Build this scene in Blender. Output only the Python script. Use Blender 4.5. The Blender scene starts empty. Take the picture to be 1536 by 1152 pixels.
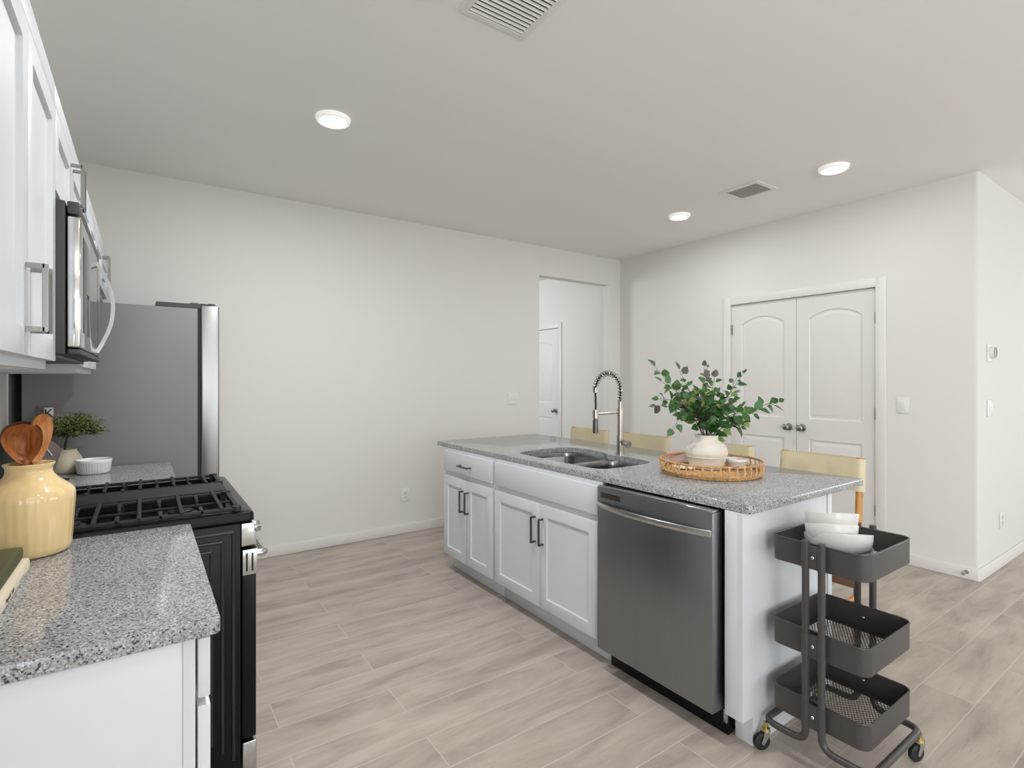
import bpy, bmesh, math, random
from mathutils import Vector, Matrix

# ------------------------------------------------------------------ camera, world, light, exposure
scene = bpy.context.scene
COL = scene.collection
CAM_H = 1.3427
cam_data = bpy.data.cameras.new('camera')
cam_data.sensor_fit = 'HORIZONTAL'
cam_data.sensor_width = 36.0
cam_data.lens = 36.0 * 791.35 / 1536.0
cam_data.shift_y = -(576.0 - 569.66) / 1536.0
cam_data.clip_start = 0.02
cam = bpy.data.objects.new('camera', cam_data)
COL.objects.link(cam)
cam.location = (0, 0, CAM_H)
cam.rotation_euler = (math.pi / 2, 0, -0.6085)
scene.camera = cam

world = bpy.data.worlds.new('daylight')
scene.world = world
world.use_nodes = True
world.node_tree.nodes['Background'].inputs[0].default_value = (0.93, 0.97, 1.0, 1)
world.node_tree.nodes['Background'].inputs[1].default_value = 1.44

def area_light(name, loc, aim, sx, sy, power, color=(1, 1, 1)):
    d = bpy.data.lights.new(name, 'AREA')
    d.shape = 'RECTANGLE'; d.size = sx; d.size_y = sy
    d.energy = power; d.color = color
    o = bpy.data.objects.new(name, d); COL.objects.link(o)
    o.location = loc
    o.rotation_euler = Vector(aim).to_track_quat('-Z', 'Y').to_euler()
    return o

# daylight through the windows of the great room behind the camera, plus one added side fill
WARM = (0.97, 0.985, 1.0)
DAY = (0.90, 0.95, 1.0)
area_light('patio_daylight', (3.2, -4.62, 1.15), (0, 1, 0.12), 3.4, 2.1, 19, DAY)
area_light('window_daylight', (8.35, -1.6, 1.45), (-1, 0, 0.0), 2.6, 1.5, 24, DAY)
area_light('kitchen_window_daylight', (0.3, -4.62, 1.5), (0, 1, 0.0), 1.4, 1.2, 5, DAY)
area_light('dining_window_daylight', (-0.5, -2.6, 1.5), (1, 0, 0.0), 2.0, 1.5, 58, DAY)  # added unseen fill from the left for the island fronts
area_light('hall_daylight', (2.2, 6.6, 2.0), (0.8, -0.3, -0.2), 1.2, 1.2, 34, DAY)
# light of the four kitchen discs, plus added unseen ceiling fill without fixtures
for lx, ly, lp_ in ((.823, 2.845, 11), (.82, 1.63, 11), (3.70, 1.63, 3.2), (3.71, 2.85, 4.2), (.82, .2, 3), (.82, -1.3, 3), (3.7, -2.2, 8), (2.2, -3.0, 8)):
    d = bpy.data.lights.new('disc_light_glow', 'AREA'); d.shape = 'DISK'; d.size = .14; d.energy = lp_; d.color = WARM
    o = bpy.data.objects.new('disc_light_glow', d); COL.objects.link(o); o.location = (lx, ly, 2.705)

scene.view_settings.view_transform = 'Standard'
scene.view_settings.look = 'None'
scene.view_settings.gamma = 1.0
scene.view_settings.use_curve_mapping = False
scene.view_settings.exposure = 0.61

# ------------------------------------------------------------------ materials (all procedural)
def lin(c):
    return tuple((x / 12.92 if x <= 0.04045 else ((x + 0.055) / 1.055) ** 2.4) for x in c)
def rgb(r, g, b):
    return lin((r / 255, g / 255, b / 255)) + (1,)

def nn(nt, t, **kw):
    n = nt.nodes.new(t)
    for k, v in kw.items():
        setattr(n, k, v)
    return n

def mat(name, col, rough=0.5, metal=0.0, var=0.0, scale=8.0, bump=0.0, bscale=200.0, stretch=None, emit=None, coat=0.0, spec=None):
    """A Principled material; var mixes a noise-driven darker and lighter tone, bump adds a fine noise relief."""
    m = bpy.data.materials.new(name); m.use_nodes = True
    nt = m.node_tree; b = nt.nodes['Principled BSDF']
    b.inputs['Base Color'].default_value = col
    b.inputs['Roughness'].default_value = rough
    b.inputs['Metallic'].default_value = metal
    if coat: b.inputs['Coat Weight'].default_value = coat; b.inputs['Coat Roughness'].default_value = 0.06
    if spec is not None: b.inputs['Specular IOR Level'].default_value = spec
    tc = nn(nt, 'ShaderNodeTexCoord')
    mp = nn(nt, 'ShaderNodeMapping')
    if stretch: mp.inputs['Scale'].default_value = stretch
    nt.links.new(tc.outputs['Object'], mp.inputs['Vector'])
    if var > 0:
        nz = nn(nt, 'ShaderNodeTexNoise'); nz.inputs['Scale'].default_value = scale; nz.inputs['Detail'].default_value = 5
        nt.links.new(mp.outputs[0], nz.inputs['Vector'])
        cr = nn(nt, 'ShaderNodeValToRGB')
        cr.color_ramp.elements[0].position = 0.3; cr.color_ramp.elements[1].position = 0.7
        cr.color_ramp.elements[0].color = tuple(max(0, c * (1 - var)) for c in col[:3]) + (1,)
        cr.color_ramp.elements[1].color = tuple(min(1, c * (1 + var)) for c in col[:3]) + (1,)
        nt.links.new(nz.outputs['Fac'], cr.inputs['Fac'])
        nt.links.new(cr.outputs['Color'], b.inputs['Base Color'])
    if bump > 0:
        n2 = nn(nt, 'ShaderNodeTexNoise'); n2.inputs['Scale'].default_value = bscale; n2.inputs['Detail'].default_value = 3
        nt.links.new(mp.outputs[0], n2.inputs['Vector'])
        bp = nn(nt, 'ShaderNodeBump'); bp.inputs['Strength'].default_value = bump; bp.inputs['Distance'].default_value = 0.002
        nt.links.new(n2.outputs['Fac'], bp.inputs['Height'])
        nt.links.new(bp.outputs['Normal'], b.inputs['Normal'])
    if emit:
        b.inputs['Emission Color'].default_value = col; b.inputs['Emission Strength'].default_value = emit
    return m

def granite():
    m = bpy.data.materials.new('grey_granite'); m.use_nodes = True
    nt = m.node_tree; b = nt.nodes['Principled BSDF']; L = nt.links.new
    tc = nn(nt, 'ShaderNodeTexCoord')
    n1 = nn(nt, 'ShaderNodeTexNoise'); n1.inputs['Scale'].default_value = 230; n1.inputs['Detail'].default_value = 4; n1.inputs['Roughness'].default_value = 0.7
    v1 = nn(nt, 'ShaderNodeTexVoronoi'); v1.inputs['Scale'].default_value = 300
    v2 = nn(nt, 'ShaderNodeTexVoronoi'); v2.inputs['Scale'].default_value = 330
    n2 = nn(nt, 'ShaderNodeTexNoise'); n2.inputs['Scale'].default_value = 5; n2.inputs['Detail'].default_value = 3
    for n in (n1, v1, v2, n2): L(tc.outputs['Object'], n.inputs['Vector'])
    r1 = nn(nt, 'ShaderNodeValToRGB')
    e = r1.color_ramp.elements
    e[0].position = 0.30; e[0].color = rgb(84, 86, 88)
    e[1].position = 0.72; e[1].color = rgb(196, 197, 197)
    a = e.new(0.42); a.color = rgb(132, 134, 136)
    a = e.new(0.55); a.color = rgb(166, 168, 169)
    L(n1.outputs['Fac'], r1.inputs['Fac'])
    # dark mica flecks from voronoi cell colour
    sep = nn(nt, 'ShaderNodeSeparateColor'); L(v1.outputs['Color'], sep.inputs[0])
    r2 = nn(nt, 'ShaderNodeValToRGB'); r2.color_ramp.elements[0].position = 0.10; r2.color_ramp.elements[0].color = (1, 1, 1, 1)
    r2.color_ramp.elements[1].position = 0.16; r2.color_ramp.elements[1].color = (0, 0, 0, 1)
    L(sep.outputs[0], r2.inputs['Fac'])
    mx = nn(nt, 'ShaderNodeMixRGB'); mx.inputs[2].default_value = rgb(58, 60, 62)
    L(r2.outputs[0], mx.inputs[0]); L(r1.outputs[0], mx.inputs[1])
    sep2 = nn(nt, 'ShaderNodeSeparateColor'); L(v2.outputs['Color'], sep2.inputs[0])
    r3 = nn(nt, 'ShaderNodeValToRGB'); r3.color_ramp.elements[0].position = 0.84; r3.color_ramp.elements[0].color = (0, 0, 0, 1)
    r3.color_ramp.elements[1].position = 0.93; r3.color_ramp.elements[1].color = (0.75, 0.75, 0.75, 1)
    L(sep2.outputs[1], r3.inputs['Fac'])
    mx2 = nn(nt, 'ShaderNodeMixRGB'); mx2.inputs[2].default_value = rgb(214, 214, 212)
    L(r3.outputs[0], mx2.inputs[0]); L(mx.outputs[0], mx2.inputs[1])
    mx3 = nn(nt, 'ShaderNodeMixRGB', blend_type='MULTIPLY'); mx3.inputs[0].default_value = 0.5
    r4 = nn(nt, 'ShaderNodeValToRGB'); r4.color_ramp.elements[0].position = 0.35; r4.color_ramp.elements[0].color = (0.78, 0.78, 0.79, 1); r4.color_ramp.elements[1].position = 0.65; r4.color_ramp.elements[1].color = (1, 1, 1, 1)
    L(n2.outputs['Fac'], r4.inputs['Fac']); L(mx2.outputs[0], mx3.inputs[1]); L(r4.outputs[0], mx3.inputs[2])
    L(mx3.outputs[0], b.inputs['Base Color'])
    b.inputs['Roughness'].default_value = 0.13
    return m

def plank_floor():
    """Wood-look porcelain planks laid along X: 0.186 m wide, 1.2 m long, thin pale grout."""
    m = bpy.data.materials.new('wood_look_plank_tile'); m.use_nodes = True
    nt = m.node_tree; b = nt.nodes['Principled BSDF']; L = nt.links.new
    tc = nn(nt, 'ShaderNodeTexCoord')
    mp = nn(nt, 'ShaderNodeMapping'); mp.inputs['Location'].default_value = (0.33, -1.81 + 0.186 * 40, 0)
    L(tc.outputs['Object'], mp.inputs['Vector'])
    def brick(c1, c2, mortar, ms):
        br = nn(nt, 'ShaderNodeTexBrick'); br.offset = 0.37; br.offset_frequency = 2; br.squash = 1
        br.inputs['Color1'].default_value = c1; br.inputs['Color2'].default_value = c2; br.inputs['Mortar'].default_value = mortar
        br.inputs['Scale'].default_value = 1; br.inputs['Mortar Size'].default_value = ms; br.inputs['Mortar Smooth'].default_value = 0.1
        br.inputs['Brick Width'].default_value = 1.2; br.inputs['Row Height'].default_value = 0.186; br.inputs['Bias'].default_value = 0
        L(mp.outputs[0], br.inputs['Vector']); return br
    br = brick((0, 0, 0, 1), (1, 1, 1, 1), (0.5, 0.5, 0.5, 1), 0.0)
    # every plank reads its own piece of the grain
    ofs = nn(nt, 'ShaderNodeVectorMath', operation='MULTIPLY_ADD'); ofs.inputs[1].default_value = (7.3, 3.1, 0); 
    L(br.outputs['Color'], ofs.inputs[0]); L(mp.outputs[0], ofs.inputs[2])
    st = nn(nt, 'ShaderNodeMapping'); st.inputs['Scale'].default_value = (1.3, 5.5, 1)
    L(ofs.outputs[0], st.inputs['Vector'])
    g1 = nn(nt, 'ShaderNodeTexNoise'); g1.inputs['Scale'].default_value = 1.5; g1.inputs['Detail'].default_value = 7; g1.inputs['Roughness'].default_value = 0.62; g1.inputs['Distortion'].default_value = 0.5
    L(st.outputs[0], g1.inputs['Vector'])
    st2 = nn(nt, 'ShaderNodeMapping'); st2.inputs['Scale'].default_value = (3.0, 46.0, 1)
    L(ofs.outputs[0], st2.inputs['Vector'])
    g2 = nn(nt, 'ShaderNodeTexNoise'); g2.inputs['Scale'].default_value = 1.6; g2.inputs['Detail'].default_value = 6; g2.inputs['Roughness'].default_value = 0.65
    L(st2.outputs[0], g2.inputs['Vector'])
    r1 = nn(nt, 'ShaderNodeValToRGB'); e = r1.color_ramp.elements
    e[0].position = 0.26; e[0].color = rgb(142, 132, 122)
    e[1].position = 0.74; e[1].color = rgb(196, 186, 173)
    a = e.new(0.42); a.color = rgb(168, 158, 147)
    a = e.new(0.55); a.color = rgb(182, 172, 160)
    L(g1.outputs['Fac'], r1.inputs['Fac'])
    r2 = nn(nt, 'ShaderNodeValToRGB'); r2.color_ramp.elements[0].position = 0.22; r2.color_ramp.elements[0].color = (0.55, 0.53, 0.51, 1); r2.color_ramp.elements[1].position = 0.42; r2.color_ramp.elements[1].color = (1, 1, 1, 1)
    L(g2.outputs['Fac'], r2.inputs['Fac'])
    mx = nn(nt, 'ShaderNodeMixRGB', blend_type='MULTIPLY'); mx.inputs[0].default_value = 0.8
    L(r1.outputs[0], mx.inputs[1]); L(r2.outputs[0], mx.inputs[2])
    tone = nn(nt, 'ShaderNodeMixRGB', blend_type='MULTIPLY'); tone.inputs[0].default_value = 0.5
    tr = nn(nt, 'ShaderNodeValToRGB'); tr.color_ramp.elements[0].color = (0.86, 0.86, 0.85, 1); tr.color_ramp.elements[1].color = (1, 1, 1, 1)
    L(br.outputs['Color'], tr.inputs['Fac']); L(mx.outputs[0], tone.inputs[1]); L(tr.outputs[0], tone.inputs[2])
    gr = brick((0, 0, 0, 1), (0, 0, 0, 1), (1, 1, 1, 1), 0.0026)
    fin = nn(nt, 'ShaderNodeMixRGB'); fin.inputs[2].default_value = rgb(196, 189, 178)
    gf = nn(nt, 'ShaderNodeMath', operation='MULTIPLY'); gf.inputs[1].default_value = 0.75
    L(gr.outputs['Fac'], gf.inputs[0])
    L(gf.outputs[0], fin.inputs[0]); L(tone.outputs[0], fin.inputs[1])
    L(fin.outputs[0], b.inputs['Base Color'])
    bp = nn(nt, 'ShaderNodeBump'); bp.inputs['Strength'].default_value = 0.35; bp.inputs['Distance'].default_value = 0.001; bp.invert = True
    L(gr.outputs['Fac'], bp.inputs['Height']); L(bp.outputs['Normal'], b.inputs['Normal'])
    b.inputs['Roughness'].default_value = 0.42
    return m

def brushed(name, col, rough=0.28, axis='z', amt=0.12, metal=1.0):
    s = {'x': (2, 300, 300), 'y': (300, 2, 300), 'z': (300, 300, 2)}[axis]
    m = mat(name, col, rough, metal, var=amt, scale=1.0, stretch=s)
    return m

def wood(name, c1, c2, sc=(30, 30, 3)):
    m = bpy.data.materials.new(name); m.use_nodes = True
    nt = m.node_tree; b = nt.nodes['Principled BSDF']; L = nt.links.new
    tc = nn(nt, 'ShaderNodeTexCoord'); mp = nn(nt, 'ShaderNodeMapping'); mp.inputs['Scale'].default_value = sc
    L(tc.outputs['Object'], mp.inputs[0])
    nz = nn(nt, 'ShaderNodeTexNoise'); nz.inputs['Scale'].default_value = 2.2; nz.inputs['Detail'].default_value = 6; nz.inputs['Distortion'].default_value = 0.8
    L(mp.outputs[0], nz.inputs['Vector'])
    r = nn(nt, 'ShaderNodeValToRGB'); r.color_ramp.elements[0].position = 0.35; r.color_ramp.elements[0].color = c1
    r.color_ramp.elements[1].position = 0.65; r.color_ramp.elements[1].color = c2
    L(nz.outputs['Fac'], r.inputs['Fac']); L(r.outputs[0], b.inputs['Base Color'])
    b.inputs['Roughness'].default_value = 0.45
    return m

M = {}
M['wall'] = mat('wall_paint', rgb(226, 223, 218), 0.75, bump=0.12, bscale=260)
M['ceiling'] = mat('ceiling_paint', rgb(242, 240, 237), 0.85, bump=0.12, bscale=220)
M['trim'] = mat('trim_paint', rgb(227, 224, 220), 0.4, var=0.01)
M['door'] = mat('door_paint', rgb(226, 223, 219), 0.45, var=0.01)
M['floor'] = plank_floor()
M['granite'] = granite()
M['cab'] = mat('cabinet_white', rgb(213, 216, 220), 0.35, var=0.01)
M['cabwood'] = wood('cabinet_underside_wood', rgb(196, 140, 84), rgb(222, 172, 112))
M['nickel'] = brushed('brushed_nickel', rgb(150, 148, 145), 0.3, 'z', 0.08)
M['faucetnickel'] = brushed('warm_brushed_nickel', rgb(188, 181, 172), 0.24, 'z', 0.06)
M['darknickel'] = brushed('dark_nickel', rgb(112, 110, 108), 0.32, 'z', 0.08)
M['steel'] = brushed('stainless_steel', rgb(196, 196, 195), 0.2, 'z', 0.08)
M['chrome'] = mat('polished_steel', rgb(206, 206, 206), 0.1, 1.0, var=0.03, scale=20)
M['fridgesteel'] = brushed('fridge_steel', rgb(166, 166, 166), 0.3, 'z', 0.04)
M['dwsteel'] = brushed('dark_stainless', rgb(146, 148, 151), 0.36, 'z', 0.035)
M['sinksteel'] = brushed('sink_steel', rgb(150, 150, 150), 0.26, 'z', 0.06)
M['black'] = mat('black_enamel', rgb(20, 20, 21), 0.28, var=0.1, scale=30, spec=0.18)
M['blackgloss'] = mat('black_glossy_enamel', rgb(40, 40, 41), 0.3, var=0.1, scale=30, spec=0.6)  # lighter, shinier copy of the enamel paints highlights on the side ribs
M['blackmatte'] = mat('black_cast_iron', rgb(44, 44, 45), 0.6, var=0.12, scale=60, bump=0.2, bscale=400, spec=0.3)
M['glassblack'] = mat('black_glass', rgb(14, 14, 15), 0.05, var=0.05)
M['rubber'] = mat('black_rubber', rgb(24, 24, 25), 0.6, var=0.1)
M['fridgeside'] = mat('grey_fridge_side', rgb(122, 122, 123), 0.5, var=0.02, scale=4, bump=0.1, bscale=500)
M['mwside'] = mat('charcoal_appliance_side', rgb(62, 62, 63), 0.5, var=0.03)
M['mwbottom'] = mat('grey_appliance_underside', rgb(96, 96, 97), 0.5, var=0.05)
M['cart'] = mat('charcoal_powder_coat', rgb(66, 62, 60), 0.38, var=0.04, scale=60, bump=0.08, bscale=900)
M['brass'] = mat('zinc_brass', rgb(190, 172, 124), 0.25, 1.0, var=0.06)
M['zinc'] = mat('zinc_plated', rgb(190, 190, 190), 0.25, 1.0, var=0.06)
M['bowl'] = mat('white_stoneware', rgb(208, 205, 200), 0.3, var=0.015, scale=15)
M['platewhite'] = mat('grey_white_stoneware', rgb(198, 196, 192), 0.32, var=0.015, scale=15)
M['crock'] = mat('yellow_glazed_ceramic', rgb(232, 205, 150), 0.14, var=0.05, scale=14, stretch=(3, 3, 0.6), coat=0.4)
M['ramekin'] = mat('white_porcelain', rgb(232, 231, 228), 0.18, var=0.01)
M['potcream'] = mat('cream_clay', rgb(206, 196, 172), 0.6, var=0.06, scale=18, bump=0.2, bscale=120)
M['vase'] = mat('off_white_clay', rgb(222, 215, 203), 0.7, var=0.05, scale=14, bump=0.35, bscale=90, stretch=(1, 1, 3))
M['spoon'] = wood('warm_spoon_wood', rgb(128, 72, 34), rgb(172, 104, 54), (40, 40, 8))
M['spoonlight'] = wood('golden_spoon_wood', rgb(172, 102, 46), rgb(206, 142, 80), (40, 40, 8))
M['spoondark'] = wood('dark_spoon_wood', rgb(92, 56, 34), rgb(128, 82, 52), (40, 40, 8))
M['bookgreen'] = mat('olive_book_cloth', rgb(74, 74, 40), 0.6, var=0.06, scale=30, bump=0.15, bscale=700)
M['bookcream'] = mat('cream_book_cover', rgb(226, 214, 190), 0.5, var=0.02)
M['pages'] = mat('book_pages', rgb(232, 226, 216), 0.8, var=0.06, scale=1.0, stretch=(1, 1, 500))
M['ink'] = mat('printed_ink', rgb(74, 66, 58), 0.6, var=0.02)
M['inkblack'] = mat('black_ink', rgb(22, 22, 22), 0.6, var=0.02)
M['wicker'] = mat('woven_rattan', rgb(196, 152, 100), 0.6, var=0.4, scale=60)
M['rattanstake'] = mat('rattan_stake', rgb(206, 166, 116), 0.6, var=0.3, scale=50)
M['leaf'] = mat('green_leaf', rgb(54, 96, 44), 0.45, var=0.38, scale=16)
M['leafdark'] = mat('dusky_leaf', rgb(84, 80, 74), 0.5, var=0.2, scale=18)
M['leaflight'] = mat('yellow_green_leaf', rgb(116, 138, 58), 0.45, var=0.25, scale=16)
M['stem'] = mat('brown_twig', rgb(78, 62, 52), 0.7, var=0.15, scale=40)
M['herb'] = mat('herb_foliage', rgb(86, 98, 44), 0.6, var=0.4, scale=24)
M['leather'] = mat('cream_leather', rgb(216, 203, 170), 0.5, var=0.05, scale=10, bump=0.1, bscale=300)
M['oak'] = wood('honey_oak', rgb(180, 122, 62), rgb(212, 156, 92), (40, 40, 3))
M['brownleather'] = mat('brown_underside', rgb(112, 84, 66), 0.6, var=0.08)
M['plastic'] = mat('white_plastic', rgb(232, 230, 226), 0.35, var=0.01)
M['ventwhite'] = mat('vent_white_enamel', rgb(232, 230, 226), 0.4, var=0.01)
M['ductdark'] = mat('dark_duct', rgb(34, 32, 30), 0.8, var=0.1)
M['slot'] = mat('dark_slot', rgb(40, 38, 36), 0.6, var=0.05)
M['thermo'] = mat('thermostat_grey', rgb(96, 95, 93), 0.3, var=0.03)
M['lampring'] = mat('glowing_lamp_rim', rgb(236, 234, 231), 0.4, emit=0.28)  # slight emission stands in for the diffuser's light on the ring
M['lamp'] = mat('lit_diffuser', (1, 0.985, 0.96, 1), 0.5, emit=6.3)
M['pink'] = mat('dusty_pink_cloth', rgb(196, 166, 156), 0.6, var=0.05, scale=20)
M['pinkdark'] = mat('mauve_board', rgb(122, 98, 92), 0.6, var=0.06)
M['taupe'] = mat('taupe_board', rgb(104, 94, 88), 0.6, var=0.06)
M['shade'] = mat('charcoal_slate', rgb(28, 27, 27), 0.55, var=0.1)
M['outside'] = mat('pale_stucco', rgb(210, 200, 185), 0.8, var=0.05)

# ------------------------------------------------------------------ mesh builder
def root_of(o):
    while o.parent: o = o.parent
    return o

class MB:
    def __init__(self):
        self.bm = bmesh.new()
        self.mi = 0
    def _merge(self, bm):
        for f in bm.faces: f.material_index = self.mi
        me = bpy.data.meshes.new('tmp'); bm.to_mesh(me); bm.free()
        n0 = len(self.bm.faces)
        self.bm.from_mesh(me)
        bpy.data.meshes.remove(me)
        return self
    def box(self, x0, x1, y0, y1, z0, z1, bev=0.0, seg=2, rot=None, about=None):
        bm = bmesh.new()
        bmesh.ops.create_cube(bm, size=1)
        for v in bm.verts:
            v.co = Vector(((x0 + x1) / 2 + v.co.x * abs(x1 - x0), (y0 + y1) / 2 + v.co.y * abs(y1 - y0), (z0 + z1) / 2 + v.co.z * abs(z1 - z0)))
        if bev > 0:
            bev = min(bev, 0.45 * min(abs(x1 - x0), abs(y1 - y0), abs(z1 - z0)))
            bmesh.ops.bevel(bm, geom=bm.edges[:], offset=bev, segments=seg, affect='EDGES', profile=0.5)
        if rot is not None:
            bmesh.ops.rotate(bm, verts=bm.verts, cent=about or Vector(((x0 + x1) / 2, (y0 + y1) / 2, (z0 + z1) / 2)), matrix=rot)
        return self._merge(bm)
    def panel(self, x0, x1, y0, y1, z0, z1, face, stile, depth=0.009, bev=0.0015, top=None):
        """A box whose face towards `face` carries one recessed flat panel (shaker front)."""
        bm = bmesh.new()
        bmesh.ops.create_cube(bm, size=1)
        for v in bm.verts:
            v.co = Vector(((x0 + x1) / 2 + v.co.x * (x1 - x0), (y0 + y1) / 2 + v.co.y * (y1 - y0), (z0 + z1) / 2 + v.co.z * (z1 - z0)))
        bmesh.ops.bevel(bm, geom=bm.edges[:], offset=bev, segments=2, affect='EDGES', profile=0.5)
        bm.normal_update()
        d = Vector(face)
        f = max((f for f in bm.faces if f.normal.dot(d) > 0.99), key=lambda f: f.calc_area())
        bmesh.ops.inset_region(bm, faces=[f], thickness=stile, use_even_offset=True)
        bmesh.ops.inset_region(bm, faces=[f], thickness=0.003, depth=0, use_even_offset=True)
        for v in f.verts: v.co -= d * depth
        return self._merge(bm)
    def poly(self, verts, faces):
        bm = bmesh.new()
        vs = [bm.verts.new(v) for v in verts]
        for f in faces:
            try: bm.faces.new([vs[i] for i in f])
            except ValueError: pass
        return self._merge(bm)
    def cyl(self, p0, p1, r0, r1=None, seg=20, cap=True, bev=0.0):
        p0 = Vector(p0); p1 = Vector(p1); r1 = r0 if r1 is None else r1
        ax = (p1 - p0); L = ax.length
        q = Vector((0, 0, 1)).rotation_difference(ax.normalized()).to_matrix()
        prof = [(0, 0)] if cap else []
        if bev > 0: prof += [(r0 - bev, 0), (r0, bev), (r1, L - bev), (r1 - bev, L)]
        else: prof += [(r0, 0), (r1, L)]
        if cap: prof += [(0, L)]
        return self._lathe(prof, seg, q, p0)
    def _lathe(self, prof, seg, q, org, flute=None):
        verts = []; faces = []; idx = []
        for (r, z) in prof:
            if r < 1e-7:
                idx.append([len(verts)]); verts.append(q @ Vector((0, 0, z)) + org)
            else:
                row = []
                for k in range(seg):
                    a = 2 * math.pi * k / seg
                    rr = r * (flute(a, z) if flute else 1)
                    row.append(len(verts)); verts.append(q @ Vector((rr * math.cos(a), rr * math.sin(a), z)) + org)
                idx.append(row)
        for i in range(len(idx) - 1):
            a, b = idx[i], idx[i + 1]
            for k in range(seg):
                k2 = (k + 1) % seg
                if len(a) == 1 and len(b) == 1: continue
                if len(a) == 1: faces.append((a[0], b[k2], b[k]))
                elif len(b) == 1: faces.append((a[k], a[k2], b[0]))
                else: faces.append((a[k], a[k2], b[k2], b[k]))
        return self.poly(verts, faces)
    def lathe(self, prof, c, seg=40, flute=None, smoothprof=0):
        if smoothprof: prof = smooth2(prof, smoothprof)
        return self._lathe(prof, seg, Matrix.Identity(3), Vector(c), flute)
    def tube(self, pts, r, seg=10, closed=False, cap=True):
        pts = [Vector(p) for p in pts]; n = len(pts)
        rr = r if isinstance(r, (list, tuple)) else [r] * n
        tang = []
        for i in range(n):
            if closed: t = pts[(i + 1) % n] - pts[i - 1]
            else: t = pts[min(i + 1, n - 1)] - pts[max(i - 1, 0)]
            tang.append(t.normalized() if t.length > 1e-9 else Vector((0, 0, 1)))
        up = Vector((0, 0, 1)) if abs(tang[0].z) < 0.9 else Vector((1, 0, 0))
        nrm = (up - tang[0] * up.dot(tang[0])).normalized()
        verts = []; faces = []
        for i in range(n):
            if i > 0:
                nrm = nrm - tang[i] * nrm.dot(tang[i])
                nrm = nrm.normalized() if nrm.length > 1e-6 else tang[i].orthogonal().normalized()
            bi = tang[i].cross(nrm)
            for k in range(seg):
                a = 2 * math.pi * k / seg
                verts.append(pts[i] + (nrm * math.cos(a) + bi * math.sin(a)) * rr[i])
        for i in range(n if closed else n - 1):
            j = (i + 1) % n
            for k in range(seg):
                k2 = (k + 1) % seg
                faces.append((i * seg + k, i * seg + k2, j * seg + k2, j * seg + k))
        if cap and not closed:
            faces.append(tuple(range(seg - 1, -1, -1)))
            faces.append(tuple((n - 1) * seg + k for k in range(seg)))
        return self.poly(verts, faces)
    def prism(self, poly, z0, z1, mtx=None, bev=0.0):
        """Extrude a 2-D outline from z0 to z1 in its own frame; mtx maps that frame to the world."""
        bm = bmesh.new()
        a = [bm.verts.new((p[0], p[1], z0)) for p in poly]
        f = bm.faces.new(a)
        ext = bmesh.ops.extrude_face_region(bm, geom=[f])
        for g in ext['geom']:
            if isinstance(g, bmesh.types.BMVert): g.co.z = z1
        bmesh.ops.recalc_face_normals(bm, faces=bm.faces[:])
        if bev > 0:
            ed = [e for e in bm.edges if len(e.link_faces) == 2 and e.calc_face_angle(0) > 0.6]
            bmesh.ops.bevel(bm, geom=ed, offset=bev, segments=2, affect='EDGES', profile=0.5)
        if mtx is not None: bmesh.ops.transform(bm, matrix=mtx, verts=bm.verts)
        return self._merge(bm)
    def slab(self, ring, inner, z0, z1, e=0.004):
        """A slab with rounded top edge from ring(inset) outlines, with optional hole outlines."""
        bm = bmesh.new()
        def loop(pts, z):
            vs = [bm.verts.new((p[0], p[1], z)) for p in pts]
            ed = [bm.edges.new((vs[i], vs[(i + 1) % len(vs)])) for i in range(len(vs))]
            return vs, ed
        def bridge(a, b):
            for i in range(len(a)):
                j = (i + 1) % len(a)
                bm.faces.new((a[i], a[j], b[j], b[i]))
        o0, eo0 = loop(ring(e * 0.6), z0); o1, _ = loop(ring(0), z0 + e * 0.6); o2, _ = loop(ring(0), z1 - e)
        o3, _ = loop(ring(e * 0.3), z1 - e * 0.3); o4, eo4 = loop(ring(e), z1)
        for a, b in ((o0, o1), (o1, o2), (o2, o3), (o3, o4)): bridge(a, b)
        top = list(eo4); bot = list(eo0)
        for hole in inner:
            t, et = loop(hole, z1); bt, eb = loop(hole, z0)
            bridge(t, bt); top += et; bot += eb
        bmesh.ops.triangle_fill(bm, edges=top, use_beauty=True)
        bmesh.ops.triangle_fill(bm, edges=bot, use_beauty=True)
        bmesh.ops.recalc_face_normals(bm, faces=bm.faces[:])
        return self._merge(bm)
    def build(self, name, m, parent=None, local=False, smooth=40):
        me = bpy.data.meshes.new(name)
        bmesh.ops.recalc_face_normals(self.bm, faces=self.bm.faces[:])
        if parent is not None and not local:
            bmesh.ops.translate(self.bm, verts=self.bm.verts, vec=-root_of(parent).location)
        self.bm.to_mesh(me); self.bm.free()
        for mm in (m if isinstance(m, (list, tuple)) else [m]): me.materials.append(mm)
        if smooth:
            for p in me.polygons: p.use_smooth = True
            me.set_sharp_from_angle(angle=math.radians(smooth))
        o = bpy.data.objects.new(name, me); COL.objects.link(o)
        if parent is not None: o.parent = parent
        return o

def smooth2(pts, n=6):
    out = []
    P = [Vector((p[0], p[1], p[2] if len(p) > 2 else 0)) for p in pts]
    for i in range(len(P) - 1):
        p0, p1, p2, p3 = P[max(i - 1, 0)], P[i], P[i + 1], P[min(i + 2, len(P) - 1)]
        for k in range(n):
            t = k / n
            out.append(0.5 * ((2 * p1) + (-p0 + p2) * t + (2 * p0 - 5 * p1 + 4 * p2 - p3) * t * t + (-p0 + 3 * p1 - 3 * p2 + p3) * t ** 3))
    out.append(P[-1])
    return [(v.x, v.y) for v in out] if len(pts[0]) == 2 else out

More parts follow.
